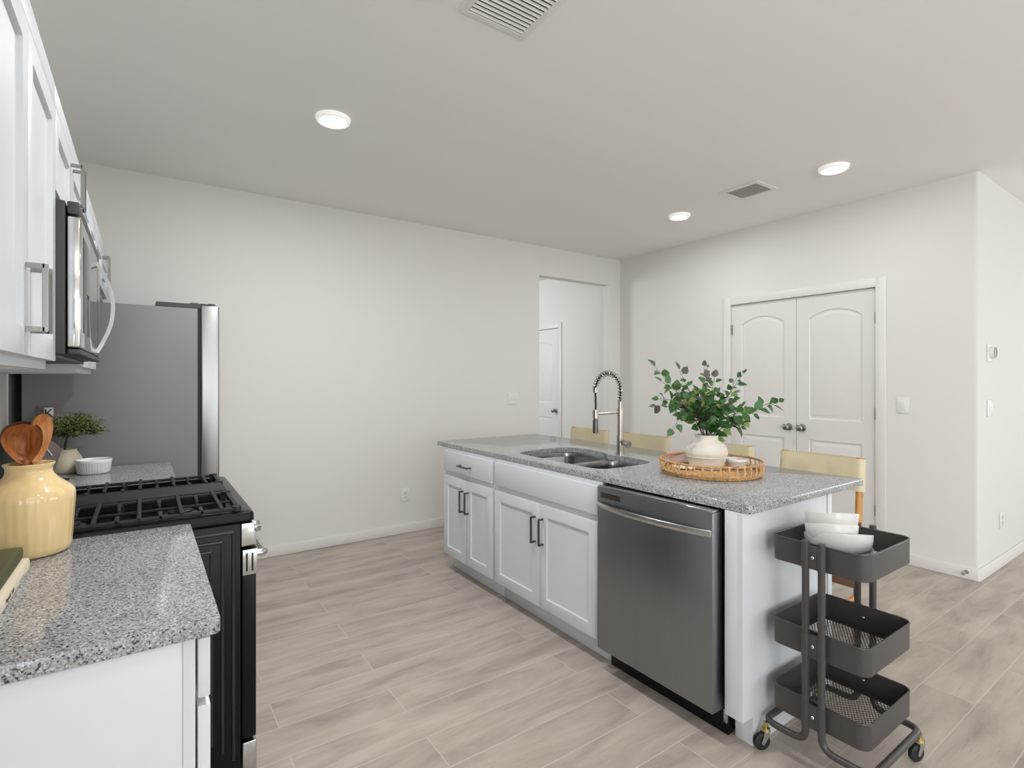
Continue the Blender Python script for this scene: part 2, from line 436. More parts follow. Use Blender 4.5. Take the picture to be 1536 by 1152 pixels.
def fillet(pts, r, n=6, closed=False):
    """Round the corners of a 3-D polyline."""
    P = [Vector(p) for p in pts]; out = []; N = len(P)
    for i in range(N):
        if not closed and i in (0, N - 1): out.append(P[i]); continue
        a, b, c = P[i - 1], P[i], P[(i + 1) % N]
        u = (a - b); v = (c - b)
        rr = min(r, u.length * 0.49, v.length * 0.49)
        p, q = b + u.normalized() * rr, b + v.normalized() * rr
        for k in range(n + 1):
            t = k / n
            out.append(p * (1 - t) ** 2 + b * 2 * t * (1 - t) + q * t * t)
    return out

def rrect(x0, x1, y0, y1, r, n=6):
    out = []
    for cx, cy, a0 in ((x1 - r, y1 - r, 0), (x0 + r, y1 - r, 90), (x0 + r, y0 + r, 180), (x1 - r, y0 + r, 270)):
        for k in range(n + 1):
            a = math.radians(a0 + 90 * k / n)
            out.append((cx + r * math.cos(a), cy + r * math.sin(a)))
    return out

def tag(o, label, cat, group=None):
    o['label'] = label; o['category'] = cat
    if group: o['group'] = group
    return o
def thing(name, label, cat, loc=(0, 0, 0), rz=0.0, group=None):
    o = bpy.data.objects.new(name, None); COL.objects.link(o)
    o.location = loc; o.rotation_euler = (0, 0, rz); o.empty_display_size = 0.05
    return tag(o, label, cat, group)
def struct(o):
    o['kind'] = 'structure'; return o
def dup(root, loc, rz, label):
    r = root.copy(); COL.objects.link(r); r.location = loc; r.rotation_euler = (0, 0, rz); r['label'] = label
    for ch in list(root.children):
        c = ch.copy(); COL.objects.link(c); c.parent = r
        for g in list(ch.children):
            d = g.copy(); COL.objects.link(d); d.parent = c
    return r

# ------------------------------------------------------------------ the room
XW, YB, XD, YE, ZC = -0.54, 4.331, 4.555, 1.106, 2.7335     # left wall, back wall, door wall, corner wall, ceiling
XF, YS = 8.4, -4.7                                          # far and front walls of the great room
OX0, OX1, OZ = 3.363, 4.387, 2.43                           # opening in the back wall
WT = 0.11
struct(MB().box(XW - WT, XF + .15, YS - .15, 9.2, -0.06, 0).build('floor', M['floor'], smooth=0))
struct(MB().box(XW - WT, XF + .15, YS - .15, 9.2, ZC, ZC + 0.06).build('ceiling', M['ceiling'], smooth=0))
w = MB()
w.box(XW - WT, XW, -1.6, YB + WT, 0, ZC); w.box(XW - WT, XW, YS, -3.6, 0, ZC); w.box(XW - WT, XW, -3.6, -1.6, 0, .75); w.box(XW - WT, XW, -3.6, -1.6, 2.25, ZC)  # opening behind the camera belongs to the added left fill
struct(w.build('wall_left', M['wall'], smooth=0))
w = MB()
w.box(XW, OX0, YB, YB + WT, 0, ZC); w.box(OX0, OX1, YB, YB + WT, OZ, ZC); w.box(OX1, XD, YB, YB + WT, 0, ZC)
struct(w.build('wall_back', M['wall'], smooth=0))
# door wall: closet opening cut out, runs on into the hall; bullnose outer corner
DY0, DY1, DZ = 1.704, 2.914, 2.047
HY0, HY1 = 5.444, 6.204
w = MB()
R = 0.018
def bull():
    pts = [(XD, DY0)]
    for k in range(7):
        a = math.pi + math.pi / 2 * k / 6
        pts.append((XD + R + R * math.cos(a), YE + R + R * math.sin(a)))
    pts += [(XD + WT, YE), (XD + WT, DY0)]
    return pts
w.prism(bull(), 0, ZC)
w.box(XD, XD + WT, DY0, DY1, DZ, ZC); w.box(XD, XD + WT, DY1, HY0, 0, ZC)
w.box(XD, XD + WT, HY0, HY1, 2.04, ZC); w.box(XD, XD + WT, HY1, 9.0, 0, ZC)
struct(w.build('wall_right', M['wall'], smooth=50))
struct(MB().box(XD + WT, XF, YE, YE + WT, 0, ZC).build('wall_corner', M['wall'], smooth=0))
# great room behind the camera: far wall with a window, front wall with patio door and window
w = MB()
w.box(XF, XF + .12, YS, YE + WT, 0, 0.7); w.box(XF, XF + .12, YS, YE + WT, 2.2, ZC)
w.box(XF, XF + .12, YS, -2.9, 0.7, 2.2); w.box(XF, XF + .12, -0.3, YE + WT, 0.7, 2.2)
struct(w.build('wall_far', M['wall'], smooth=0))
w = MB()
w.box(XW, -.4, YS - .12, YS, 0, ZC); w.box(-.4, 1.0, YS - .12, YS, 0, .9); w.box(-.4, 1.0, YS - .12, YS, 2.1, ZC); w.box(1.0, 1.5, YS - .12, YS, 0, ZC)
w.box(1.5, 4.9, YS - .12, YS, 2.2, ZC); w.box(4.9, XF, YS - .12, YS, 0, ZC)
struct(w.build('wall_front', M['wall'], smooth=0))
w = MB(); w.box(2.0, 2.0 + WT, YB + WT, 9.0, 0, ZC); w.box(2.0, XD + WT, 9.0, 9.1, 0, ZC)
struct(w.build('wall_hall', M['wall'], smooth=0))
w = MB(); w.box(XD + .75, XD + .8, YE + WT, 7, 0, ZC); w.box(XD + WT, XD + .8, 3.6, 3.65, 0, ZC)
struct(w.build('wall_closet', M['wall'], smooth=0))

def baseboard(name, segs):
    b = MB()
    for (x0, x1, y0, y1) in segs:
        b.box(x0, x1, y0, y1, 0.001, 0.083, 0.003)
    return struct(b.build(name, M['trim']))
BT = 0.013
baseboard('baseboard_back', [(0.40, OX0, YB - BT, YB - .0005), (OX1 + .001, XD - BT, YB - BT, YB - .0005)])
baseboard('baseboard_right', [(XD - BT, XD - .0005, YE - BT + .012, DY0 - .0705), (XD - BT, XD - .0005, DY1 + .0705, YB - .001)])
b = MB(); b.box(XD + .012, XF - .002, YE - BT, YE - .0005, 0.001, 0.083, 0.003)
b.prism([(XD - BT, YE + .0), (XD - .001, YE + .0), (XD + .012, YE - .001), (XD + .012, YE - BT)], 0.001, 0.083)
struct(b.build('baseboard_corner', M['trim']))
baseboard('baseboard_hall', [(XD - BT, XD - .0005, YB + WT + .002, HY0 - .071)])

# ---- doors: moulded leaves with an arched upper panel and a flat-topped lower panel
def contour(y0, y1, z0, zs, arch, d, n=14):
    """Outline of a panel inset by d; arch = rise above the spring line (0: straight top)."""
    pts = [(y0 + d, z0 + d), (y1 - d, z0 + d)]
    if arch > 0:
        c = (y1 - y0) / 2; Rr = (c * c + arch * arch) / (2 * arch); zc = zs + arch - Rr; yc = (y0 + y1) / 2
        for k in range(n + 1):
            y = (y1 - d) + (y0 - y1 + 2 * d) * k / n
            pts.append((y, zc + math.sqrt(max((Rr - d) ** 2 - (y - yc) ** 2, 0))))
    else:
        for k in range(n + 1):
            pts.append(((y1 - d) + (y0 - y1 + 2 * d) * k / n, zs - d))
    return pts
def door_leaf(name, x, y0, y1, z0, z1, panels, thick=0.035):
    bm = bmesh.new()
    def loop(pts, xx):
        vs = [bm.verts.new((xx, p[0], p[1])) for p in pts]
        return vs, [bm.edges.new((vs[i], vs[(i + 1) % len(vs)])) for i in range(len(vs))]
    def bridge(a, b):
        for i in range(len(a)):
            j = (i + 1) % len(a); bm.faces.new((a[i], a[j], b[j], b[i]))
    rect = [(y0, z0), (y1, z0), (y1, z1), (y0, z1)]
    fo, fe = loop(rect, x); bo, be = loop(rect, x + thick)
    bridge(fo, bo); bm.faces.new(bo)
    ed = list(fe)
    for p in panels:
        c0, e0 = loop(contour(*p, 0), x); ed += e0
        prev = c0
        for dd, dx in ((0.006, 0.007), (0.016, 0.009), (0.022, 0.0085), (0.038, 0.0015), (0.042, 0.001)):
            c, _ = loop(contour(*p, dd), x + dx); bridge(prev, c); prev = c
        bm.faces.new(prev)
    bmesh.ops.triangle_fill(bm, edges=ed, use_beauty=True)
    b = MB(); b._merge(bm)
    return struct(b.build(name, M['door'], smooth=25))
def knob(parent, x, y, z):
    b = MB()
    b._lathe([(0, 0), (0.030, 0), (0.032, 0.004), (0.028, 0.010), (0.012, 0.014), (0.011, 0.030), (0.022, 0.038), (0.028, 0.048), (0.027, 0.060), (0.018, 0.068), (0, 0.070)],
             24, Matrix.Rotation(-math.pi / 2, 3, 'Y'), Vector((x, y, z)))
    return b.build('door_knob', M['nickel'], parent)
def hinge(parent, x, y, z):
    b = MB(); b.cyl((x - .004, y, z - .045), (x - .004, y, z + .045), 0.0065, seg=10)
    b.box(x - .002, x + .002, y - .012, y + .012, z - .044, z + .044)
    return b.build('hinge', M['nickel'], parent)
ZB = 0.012; DX = XD + 0.012
d1 = door_leaf('door_1', DX, DY0 + .004, 2.3065, ZB, DZ - .004, [(1.805, 2.205, 0.985 + .03, 1.853, 0.066), (1.805, 2.205, 0.21, 0.842, 0)])
d2 = door_leaf('door_2', DX, 2.3105, DY1 - .004, ZB, DZ - .004, [(2.413, 2.812, 0.985 + .03, 1.853, 0.066), (2.413, 2.812, 0.21, 0.842, 0)])
knob(d1, DX, 2.258, 0.937); knob(d2, DX, 2.372, 0.937)
for z in (1.815, 1.085, 0.35): hinge(d1, DX - .004, DY0 + .002, z); hinge(d2, DX - .004, DY1 - .002, z)
d3 = door_leaf('door_3', DX, HY0 + .004, HY1 - .004, ZB, 2.034, [(5.585, 6.07, 1.03, 1.80, 0.066), (5.585, 6.07, 0.21, 0.83, 0)])
knob(d3, DX, HY0 + .075, 0.925)
def casing(name, y0, y1, z):
    b = MB(); W = 0.068
    b.box(XD - .016, XD - .0005, y0 - W, y0 + .001, 0.001, z + W, 0.004)
    b.box(XD - .016, XD - .0005, y1 - .001, y1 + W, 0.001, z + W, 0.004)
    b.box(XD - .0155, XD - .0005, y0, y1, z - .001, z + W, 0.004)
    # jamb lining and stop
    b.box(XD, XD + WT, y0 - .0005, y0 + .002, 0.001, z); b.box(XD, XD + WT, y1 - .002, y1 + .0005, 0.001, z)
    b.box(DX + .04, XD + WT, y0, y1, z - .012, z)
    return struct(b.build(name, M['trim']))
casing('trim_1', DY0, DY1, DZ); casing('trim_2', HY0, HY1, 2.04)

# door stop on the baseboard by the outer corner
b = MB(); b.cyl((XD - BT - .0005, 1.165, 0.05), (XD - BT - .006, 1.165, 0.05), 0.013, seg=16)
b.cyl((XD - BT - .006, 1.165, 0.05), (XD - .075, 1.165, 0.052), 0.0055, seg=12)
b.cyl((XD - .075, 1.165, 0.052), (XD - .088, 1.165, 0.052), 0.010, seg=14)
tag(b.build('door_stop', M['zinc']), 'small metal door stop screwed to the baseboard near the wall corner', 'door stop')

# ---- switches, outlets, thermostat
def plate_thing(name, label, cat, pos, face, w, h, kind):
    """pos = centre on the wall; face = axis out of the wall."""
    t = thing(name, label, cat, pos)
    f = Vector(face); u = Vector((0, 0, 1)).cross(f)
    mt = Matrix((u, Vector((0, 0, 1)), f)).transposed().to_4x4()
    def piece(nm, m, x0, x1, z0, z1, d0, d1, bev=0.0015, rot=None):
        b = MB(); b.box(x0, x1, z0, z1, d0, d1, bev, rot=rot); bmesh.ops.transform(b.bm, matrix=mt, verts=b.bm.verts)
        return b.build(nm, m, t, local=True)
    piece('cover_plate', M['plastic'], -w / 2, w / 2, -h / 2, h / 2, 0.0006, 0.0065, 0.003)
    if kind == 'outlet':
        for s in (-1, 1):
            o = piece('socket', M['plastic'], -.017, .017, s * .0195 - .0145, s * .0195 + .0145, 0.0064, 0.0085, 0.003)
            b = MB()
            for x in (-.0065, .0065): b.box(x - .0014, x + .0014, s * .0195 - .002, s * .0195 + .008, 0.0082, 0.0089)
            b.cyl((0, s * .0195 - .008, .0082), (0, s * .0195 - .008, .0089), .0026, seg=10)
            bmesh.ops.transform(b.bm, matrix=mt, verts=b.bm.verts)
            b.build('slots', M['slot'], o, local=True)
    else:
        n = kind
        for i in range(n):
            c = (i - (n - 1) / 2) * 0.046
            piece('rocker', M['plastic'], c - .0165, c + .0165, -.033, .033, 0.005, 0.0095, 0.002, rot=Matrix.Rotation(math.radians(4), 3, 'X'))
    return t
plate_thing('light_switch', 'double rocker switch plate on the back wall left of the doorway', 'light switch', (3.028, YB, 1.155), (0, -1, 0), .118, .118, 2)
plate_thing('light_switch', 'single rocker switch plate right of the double closet doors', 'light switch', (XD, 1.532, 1.157), (-1, 0, 0), .076, .118, 1)
plate_thing('light_switch', 'switch plate under the thermostat on the wall past the corner', 'light switch', (4.793, YE, 1.145), (0, -1, 0), .118, .118, 2)
plate_thing('wall_outlet', 'white duplex outlet low on the back wall left of the island', 'outlet', (1.876, YB, 0.336), (0, -1, 0), .076, .118, 'outlet')
plate_thing('wall_outlet', 'white outlet low on the wall past the right corner', 'outlet', (5.062, YE, 0.334), (0, -1, 0), .076, .118, 'outlet')
t = thing('thermostat', 'round-cornered thermostat with dark face on the wall past the corner', 'thermostat', (4.80, YE, 1.53))
q = Matrix.Rotation(math.pi / 2, 3, 'X')
MB().box(4.735, 4.855, YE - .006, YE - .0005, 1.47, 1.59, .0028).build('back_plate', M['plastic'], t)
b = MB(); b._lathe([(0, .006), (.042, .006), (.042, .026), (.040, .030), (0, .030)], 32, q, Vector((4.80, YE, 1.53))); b.build('housing', M['plastic'], t)
b = MB(); b._lathe([(0, .0302), (.036, .0302), (.036, .0325), (.030, .034), (0, .034)], 32, q, Vector((4.80, YE, 1.53))); b.build('display', M['thermo'], t)

# ---- ceiling lights and vents
def downlight(x, y, label):
    t = thing('ceiling_light', label, 'ceiling light', (x, y, ZC), 0, 'disc ceiling lights')
    b = MB(); b.lathe([(.060, -.019), (.075, -.024), (.086, -.018), (.090, -.001), (.0, -.001)], (x, y, ZC), 40); b.build('trim_ring', M['lampring'], t)
    b = MB(); b.lathe([(.0, -.0225), (.055, -.0225), (.072, -.0215), (.072, -.019), (0, -.019)], (x, y, ZC), 40); b.build('diffuser', M['lamp'], t)
    return t
downlight(.823, 2.845, 'lit white disc light alone on the ceiling above the kitchen aisle')
downlight(3.70, 1.63, 'lit white disc light right of the far ceiling vent')
downlight(3.71, 2.85, 'lit white disc light left of the far ceiling vent')
downlight(.820, 1.63, 'lit disc light beside the near ceiling vent, just above the frame')

def vent(x0, x1, y0, y1, along, n, label):
    t = thing('ceiling_vent', label, 'vent', ((x0 + x1) / 2, (y0 + y1) / 2, ZC), 0, 'ceiling vents')
    f = .031
    bm = bmesh.new(); b = MB()
    prof = [(0, -.001), (.002, -.006), (f - .004, -.010), (f, -.008), (f, -.001)]
    rings = []
    for d, z in prof:
        rings.append([bm.verts.new((px, py, ZC + z)) for px, py in ((x0 + d, y0 + d), (x1 - d, y0 + d), (x1 - d, y1 - d), (x0 + d, y1 - d))])
    for a, c in zip(rings, rings[1:]):
        for i in range(4): j = (i + 1) % 4; bm.faces.new((a[i], a[j], c[j], c[i]))
    b._merge(bm); b.build('frame', M['ventwhite'], t, smooth=20)
    MB().box(x0 + f, x1 - f, y0 + f, y1 - f, ZC - .0036, ZC - .0008).build('duct', M['ductdark'], t)  # flat dark plate stands in for the shade behind the louvers
    for i in range(n):
        u = (i + .5) / n
        b = MB()
        if along == 'x':
            y = y0 + f + u * (y1 - y0 - 2 * f)
            b.box(x0 + f, x1 - f, y - .0056, y + .0056, ZC - .0078, ZC - .0068, rot=Matrix.Rotation(math.radians(-36), 3, 'X'))
        else:
            x = x0 + f + u * (x1 - x0 - 2 * f)
            b.box(x - .0048, x + .0048, y0 + f, y1 - f, ZC - .0066, ZC - .0060, rot=Matrix.Rotation(math.radians(-3), 3, 'Y'))
        b.build('louver', M['ventwhite'], t)
vent(.965, 1.267, 1.44, 1.742, 'x', 11, 'white louvered ceiling vent cut by the top of the picture')
vent(3.50, 3.778, 2.035, 2.335, 'y', 10, 'white louvered ceiling vent between the two far disc lights')

# ------------------------------------------------------------------ kitchen run on the left wall
XU = -.195           # front of the upper doors
def bar_pull(parent, p0, p1, out, w=.010, proj=.030, m=None):
    """Square bar pull between two mounting points; out = direction away from the front."""
    p0, p1, o = Vector(p0), Vector(p1), Vector(out)
    ax = (p1 - p0).normalized(); sd = ax.cross(o)
    def bx(b, c, ha, ho, hs):
        bm = bmesh.new(); bmesh.ops.create_cube(bm, size=1)
        for v in bm.verts: v.co = c + ax * v.co.x * ha + o * v.co.y * ho + sd * v.co.z * hs
        bmesh.ops.bevel(bm, geom=bm.edges[:], offset=.0012, segments=2, affect='EDGES'); b._merge(bm)
    b = MB()
    bx(b, (p0 + p1) / 2 + o * proj, (p1 - p0).length, w, w)
    for p in (p0 + ax * w / 2, p1 - ax * w / 2): bx(b, p + o * (proj / 2 + .0002), w, proj, w)
    return b.build('handle', m or M['nickel'], parent)

def upper(label, y0, y1, z0, handle='bottom'):
    """Two-door upper cabinet from y0 to y1, bottom at z0."""
    ZT = 2.134
    t = thing('upper_cabinet', label, 'cabinet', ((XW + XU) / 2, (y0 + y1) / 2, z0))
    b = MB(); xb = XW + .001; xf = XU - .020
    b.box(xb, xf, y0 + .0005, y0 + .016, z0, ZT); b.box(xb, xf, y1 - .016, y1 - .0005, z0, ZT)
    b.box(xb, xf, y0 + .016, y1 - .016, ZT - .016, ZT); b.box(xb, xb + .01, y0 + .016, y1 - .016, z0 + .025, ZT - .016)
    b.box(xf - .018, xf, y0 + .016, y1 - .016, z0, z0 + .04); b.box(xf - .018, xf, y0 + .016, y1 - .016, ZT - .06, ZT - .016)
    b.box(xf - .018, xf, y0 + .016, y0 + .038, z0 + .04, ZT - .06); b.box(xf - .018, xf, y1 - .038, y1 - .016, z0 + .04, ZT - .06)
    b.build('carcass', M['cab'], t)
    MB().box(xb + .01, xf - .018, y0 + .016, y1 - .016, z0 + .016, z0 + .025).build('bottom_panel', M['cabwood'], t)
    MB().box(xf + .0004, XU - .001, y0 + .0005, y1 - .0005, 2.077, ZT, .002).build('top_rail', M['cab'], t)
    ym = (y0 + y1) / 2; zd0 = z0 + .022; zd1 = 2.072
    for a, c, s in ((y0 + .004, ym - .0015, 1), (ym + .0015, y1 - .004, -1)):
        d = MB().panel(xf + .0004, XU, a, c, zd0, zd1, (1, 0, 0), .054, .010).build('door', M['cab'], t)
        yh = ym - .030 * s
        hz = zd0 + .048
        bar_pull(d, (XU, yh, hz), (XU, yh, hz + .138), (1, 0, 0))
    return t
upper('white two-door wall cabinet nearest the camera, with tall doors and bar pulls', 1.045, 1.857, 1.370)
upper('short white wall cabinet right above the microwave', 1.86, 2.617, 1.832)
upper('white wall cabinet between the microwave and the refrigerator', 2.62, 3.30, 1.370)
upper('short white wall cabinet above the refrigerator', 3.303, 4.25, 1.832)

# ---- over-the-range microwave
YM0, YM1 = 1.862, 2.612
t = thing('microwave', 'stainless over-the-range microwave with curved handle above the stove', 'microwave', (-.35, 2.24, 1.41))
b = MB(); b.box(XW + .002, -.176, YM0, YM1, 1.412, 1.829, .003); b.build('housing', M['mwside'], t)
b = MB(); b.box(-.172, -.146, YM0 + .001, YM1 - .001, 1.795, 1.829, .003); b.build('top_vent', M['mwside'], t)
b = MB(); b.box(-.1735, -.142, YM0 + .001, YM1 - .15, 1.430, 1.790, .006, 3); dr = b.build('door', M['chrome'], t)
MB().box(-.1425, -.1405, YM0 + .05, YM1 - .24, 1.475, 1.745, .0008).build('window', M['glassblack'], dr)
b = MB(); b.box(-.172, -.143, YM1 - .147, YM1 - .001, 1.430, 1.790, .004); b.build('control_panel', M['glassblack'], t)
pts = smooth2([(-.141, 2.42, 1.440), (-.124, 2.42, 1.475), (-.101, 2.42, 1.54), (-.094, 2.42, 1.605), (-.101, 2.42, 1.67), (-.124, 2.42, 1.730), (-.141, 2.42, 1.762)], 8)
b = MB(); n = len(pts)
prof = [( -.016, -.006), (.016, -.006), (.016, .006), (-.016, .006)]
vs = []; fs = []
for i, p in enumerate(pts):
    tn = (pts[min(i + 1, n - 1)] - pts[max(i - 1, 0)]).normalized(); nr = Vector((tn.z, 0, -tn.x))
    for a, c in prof: vs.append(p + Vector((0, a, 0)) + nr * c)
for i in range(n - 1):
    for k in range(4): k2 = (k + 1) % 4; fs.append((i * 4 + k, i * 4 + k2, i * 4 + 4 + k2, i * 4 + 4 + k))
fs += [(0, 1, 2, 3), tuple((n - 1) * 4 + k for k in (3, 2, 1, 0))]
b.poly(vs, fs); b.build('handle', M['fridgesteel'], dr)
b = MB(); b.box(XW + .02, -.19, YM0 + .02, YM1 - .02, 1.402, 1.4118, .002); bt = b.build('underside', M['mwbottom'], t)
for y in (2.02, 2.44): MB().box(-.47, -.30, y - .13, y + .13, 1.399, 1.4022, .001).build('grease_filter', M['zinc'], bt)
b = MB(); b.box(-.1715, -.143, YM0 + .003, YM1 - .003, 1.412, 1.427, .003); b.build('bottom_trim', M['mwside'], t)

# ---- countertops on the left
def counter(name, label, x0, x1, y0, y1, r_near):
    ring = lambda d: rrect(x0 + d, x1 - d, y0 + d, y1 - d, max(r_near - d, .001), 5)
    return tag(MB().slab(ring, [], .8635, .893, .003).build(name, M['granite']), label, 'countertop')
counter('countertop', 'grey granite worktop in the left foreground under the yellow crock', XW + .001, .119, 1.134, 1.934, .012)
counter('countertop', 'grey granite worktop between the stove and the refrigerator', XW + .001, .119, 2.727, 3.443, .006)

# ---- base cabinets on the left
def base_left(label, y0, y1, end_near):
    t = thing('base_cabinet', label, 'cabinet', (-.23, (y0 + y1) / 2, 0))
    xf = .079; b = MB()
    ye = y0 + (.010 if end_near else .0)
    b.box(XW + .001, xf - .0205, ye, ye + .016, .11, .8625); b.box(XW + .001, xf - .0205, y1 - .016, y1, .11, .8625)
    b.box(XW + .001, XW + .012, ye + .016, y1 - .016, .11, .8625); b.box(XW + .012, xf - .0205, ye + .016, y1 - .016, .11, .126)
    b.box(xf - .020, xf, ye, y0 + .042, .11, .8625); b.box(xf - .020, xf, y1 - .036, y1, .11, .8625)
    b.box(xf - .020, xf, y0 + .042, y1 - .036, .835, .8625); b.box(xf - .020, xf, y0 + .042, y1 - .036, .70, .745); b.box(xf - .020, xf, y0 + .042, y1 - .036, .11, .15)
    b.box(XW + .001, xf - .085, ye, y1, .001, .11)
    b.build('carcass', M['cab'], t)
    if end_near: MB().box(XW + .001, xf - .0225, y0, y0 + .0095, .001, .8625, .001).build('end_panel', M['cab'], t)
    xd = .104
    d = MB().box(xf + .004, xd, y0 + .012, y1 - .012, .7365, .8505, .003).build('drawer', M['cab'], t)
    if not end_near: bar_pull(d, (xd, (y0 + y1) / 2 - .07, .795), (xd, (y0 + y1) / 2 + .07, .795), (1, 0, 0))
    ym = (y0 + y1) / 2
    for a, c, s in ((y0 + .012, ym - .0015, 1), (ym + .0015, y1 - .012, -1)):
        d = MB().panel(xf + .004, xd, a, c, .128, .722, (1, 0, 0), .058).build('door', M['cab'], t)
        if not end_near: bar_pull(d, (xd, ym - .03 * s, .54), (xd, ym - .03 * s, .68), (1, 0, 0))
    return t
base_left('white base cabinet under the left foreground worktop, end panel facing the camera', 1.150, 1.930, True)
base_left('white base cabinet hidden between stove and refrigerator', 2.735, 3.425, False)

# ---- gas range
YR0, YR1 = 1.940, 2.720
t = thing('gas_range', 'black and stainless gas range with cast-iron grates, standing proud of the worktops', 'stove', (-.05, 2.33, 0))
b = MB(); b.box(-.46, .262, YR0 + .004, YR1 - .004, .03, .868, .004); body = b.build('body', M['black'], t)
# stepped embossing pressed into the near side panel
b = MB()
for k in range(5):
    d = .024 + .034 * k; z1 = .842 - .027 * k; x1 = .262 - d * .93
    fr = [(x1, .07 + d), (x1, z1), (-.44 + d, z1), (-.44 + d, .07 + d)]
    yy = YR0 + .0045
    for i in range(4):
        p, q2 = Vector((fr[i][0], yy, fr[i][1])), Vector((fr[(i + 1) % 4][0], yy, fr[(i + 1) % 4][1]))
        if i == 3: continue
        b.tube([p, q2], .0058, 8)
b.build('side_ribs', M['blackgloss'], body)
b = MB()
ringc = lambda d: rrect(-.47 + d, .303 - d, YR0 + d, YR1 - d, max(.02 - d, .001), 6)
b.slab(ringc, [rrect(-.43, .268, YR0 + .03, YR1 - .03, .02, 5)], .8685, .905, .012); b.box(-.435, .272, YR0 + .026, YR1 - .026, .8687, .882); b.build('cooktop', M['black'], t)
MB().box(-.505, -.468, YR0 + .01, YR1 - .01, .869, .925, .004).build('rear_vent', M['steel'], t)
# burners
for (bx_, by_) in ((.10, 2.12), (-.20, 2.12), (.10, 2.58), (-.20, 2.58)):
    b = MB(); b.lathe([(0, .8822), (.052, .8822), (.050, .890), (.036, .893), (0, .893)], (bx_, by_, 0), 28); bb = b.build('burner', M['darknickel'], t)
    b = MB(); b.lathe([(0, .8932), (.036, .8932), (.037, .898), (.032, .901), (0, .901)], (bx_, by_, 0), 28); b.build('burner_cap', M['blackmatte'], bb)
# grates: frame, cross bars, short fingers
GZ = .920
def grate(y0, y1):
    b = MB(); x0, x1 = -.40, .262
    w_ = .0058
    def bar(ax, bx2, ay, by2, z0=GZ - .011, z1=GZ): b.box(ax, bx2, ay, by2, z0, z1, .002)
    bar(x0, x1, y0, y0 + .014); bar(x0, x1, y1 - .014, y1); bar(x0, x0 + .014, y0, y1); bar(x1 - .014, x1, y0, y1)
    wide = y1 - y0 > .25
    for k in range(1, 12):
        x = x0 + (x1 - x0) * k / 12
        if k % 2 == 0:
            f = .085 if wide else .06
            bar(x - w_, x + w_, y0, y0 + f, GZ - .008); bar(x - w_, x + w_, y1 - f, y1, GZ - .008)
            for y, s_ in ((y0 + f, 1), (y1 - f, -1)):
                b.tube([(x, y - s_ * .006, GZ - .004), (x, y + s_ * .008, GZ - .010), (x, y + s_ * .012, GZ - .024)], .0052, 8)
        else:
            bar(x - w_, x + w_, y0, y1, GZ - .005, GZ + .006)
    if wide: bar(x0, x1, (y0 + y1) / 2 - .004, (y0 + y1) / 2 + .004, GZ - .014, GZ - .006)
    for x in (x0 + .01, x1 - .024, (x0 + x1) / 2):
        for y in (y0 + .016, y1 - .028): b.box(x, x + .012, y, y + .012, .8822, GZ - .009)
    b.cyl((x1 - .010, y0 + .010, GZ - .013), (x1 - .010, y0 + .010, GZ + .003), .015, seg=16)
    b.cyl((x1 - .010, y1 - .010, GZ - .013), (x1 - .010, y1 - .010, GZ + .003), .015, seg=16)
    return b.build('grate', M['blackmatte'], t)
grate(1.957, 2.262); grate(2.478, 2.704)
b = MB(); b.box(-.40, .258, 2.285, 2.462, GZ - .012, GZ + .002, .004); b.box(-.38, .24, 2.30, 2.447, .8822, GZ - .012); b.build('griddle', M['blackmatte'], t)
# sloped control fascia with knobs
b = MB()
pr = [(.263, .790), (.309, .792), (.300, .866), (.263, .866)]
b.prism([(p[0], p[1]) for p in pr], 0, 1, Matrix(((1, 0, 0, 0), (0, 0, YR1 - YR0 - .004, YR0 + .002), (0, 1, 0, 0), (0, 0, 0, 1))), .002)
fas = b.build('control_panel', M['steel'], t)
for k in range(5):
    y = YR0 + .09 + k * .15; dx, dz = .993, .12
    p = Vector((.3045, y, .829)); n_ = Vector((dx, 0, dz)).normalized()
    b = MB(); b.cyl(p, p + n_ * .008, .026, .025, 24); b.cyl(p + n_ * .008, p + n_ * .030, .021, .018, 24, bev=.002)
    b.build('knob', M['steel'], t)
b = MB(); b.box(.266, .308, YR0 + .004, YR1 - .004, .150, .778, .004); dr = b.build('oven_door', M['black'], t)
MB().box(.3082, .3096, YR0 + .10, YR1 - .10, .30, .64, .0006).build('window', M['glassblack'], dr)
b = MB(); b.box(.2665, .3095, YR0 + .0005, YR0 + .0038, .694, .778, .001); b.box(.3085, .312, YR0 + .002, YR1 - .002, .694, .778, .001); cap = b.build('top_trim', M['steel'], dr)
b = MB()
for x in (.279, .296): b.box(x - .003, x + .003, YR0 - .0004, YR0 + .001, .706, .766, .0004)
b.build('vent_slots', M['slot'], cap)
b = MB(); b.tube(fillet([(.310, YR0 + .04, .752), (.340, YR0 + .04, .750), (.340, YR1 - .04, .750), (.310, YR1 - .04, .752)], .018), .0125, 14); b.build('handle', M['steel'], dr)
b = MB(); b.box(.266, .309, YR0 + .002, YR1 - .002, .035, .138, .004); b.build('drawer', M['steel'], t)
for x in (-.42, .22):
    for y in (YR0 + .05, YR1 - .05): MB().cyl((x, y, .0005), (x, y, .031), .016, seg=14).build('foot', M['rubber'], t)

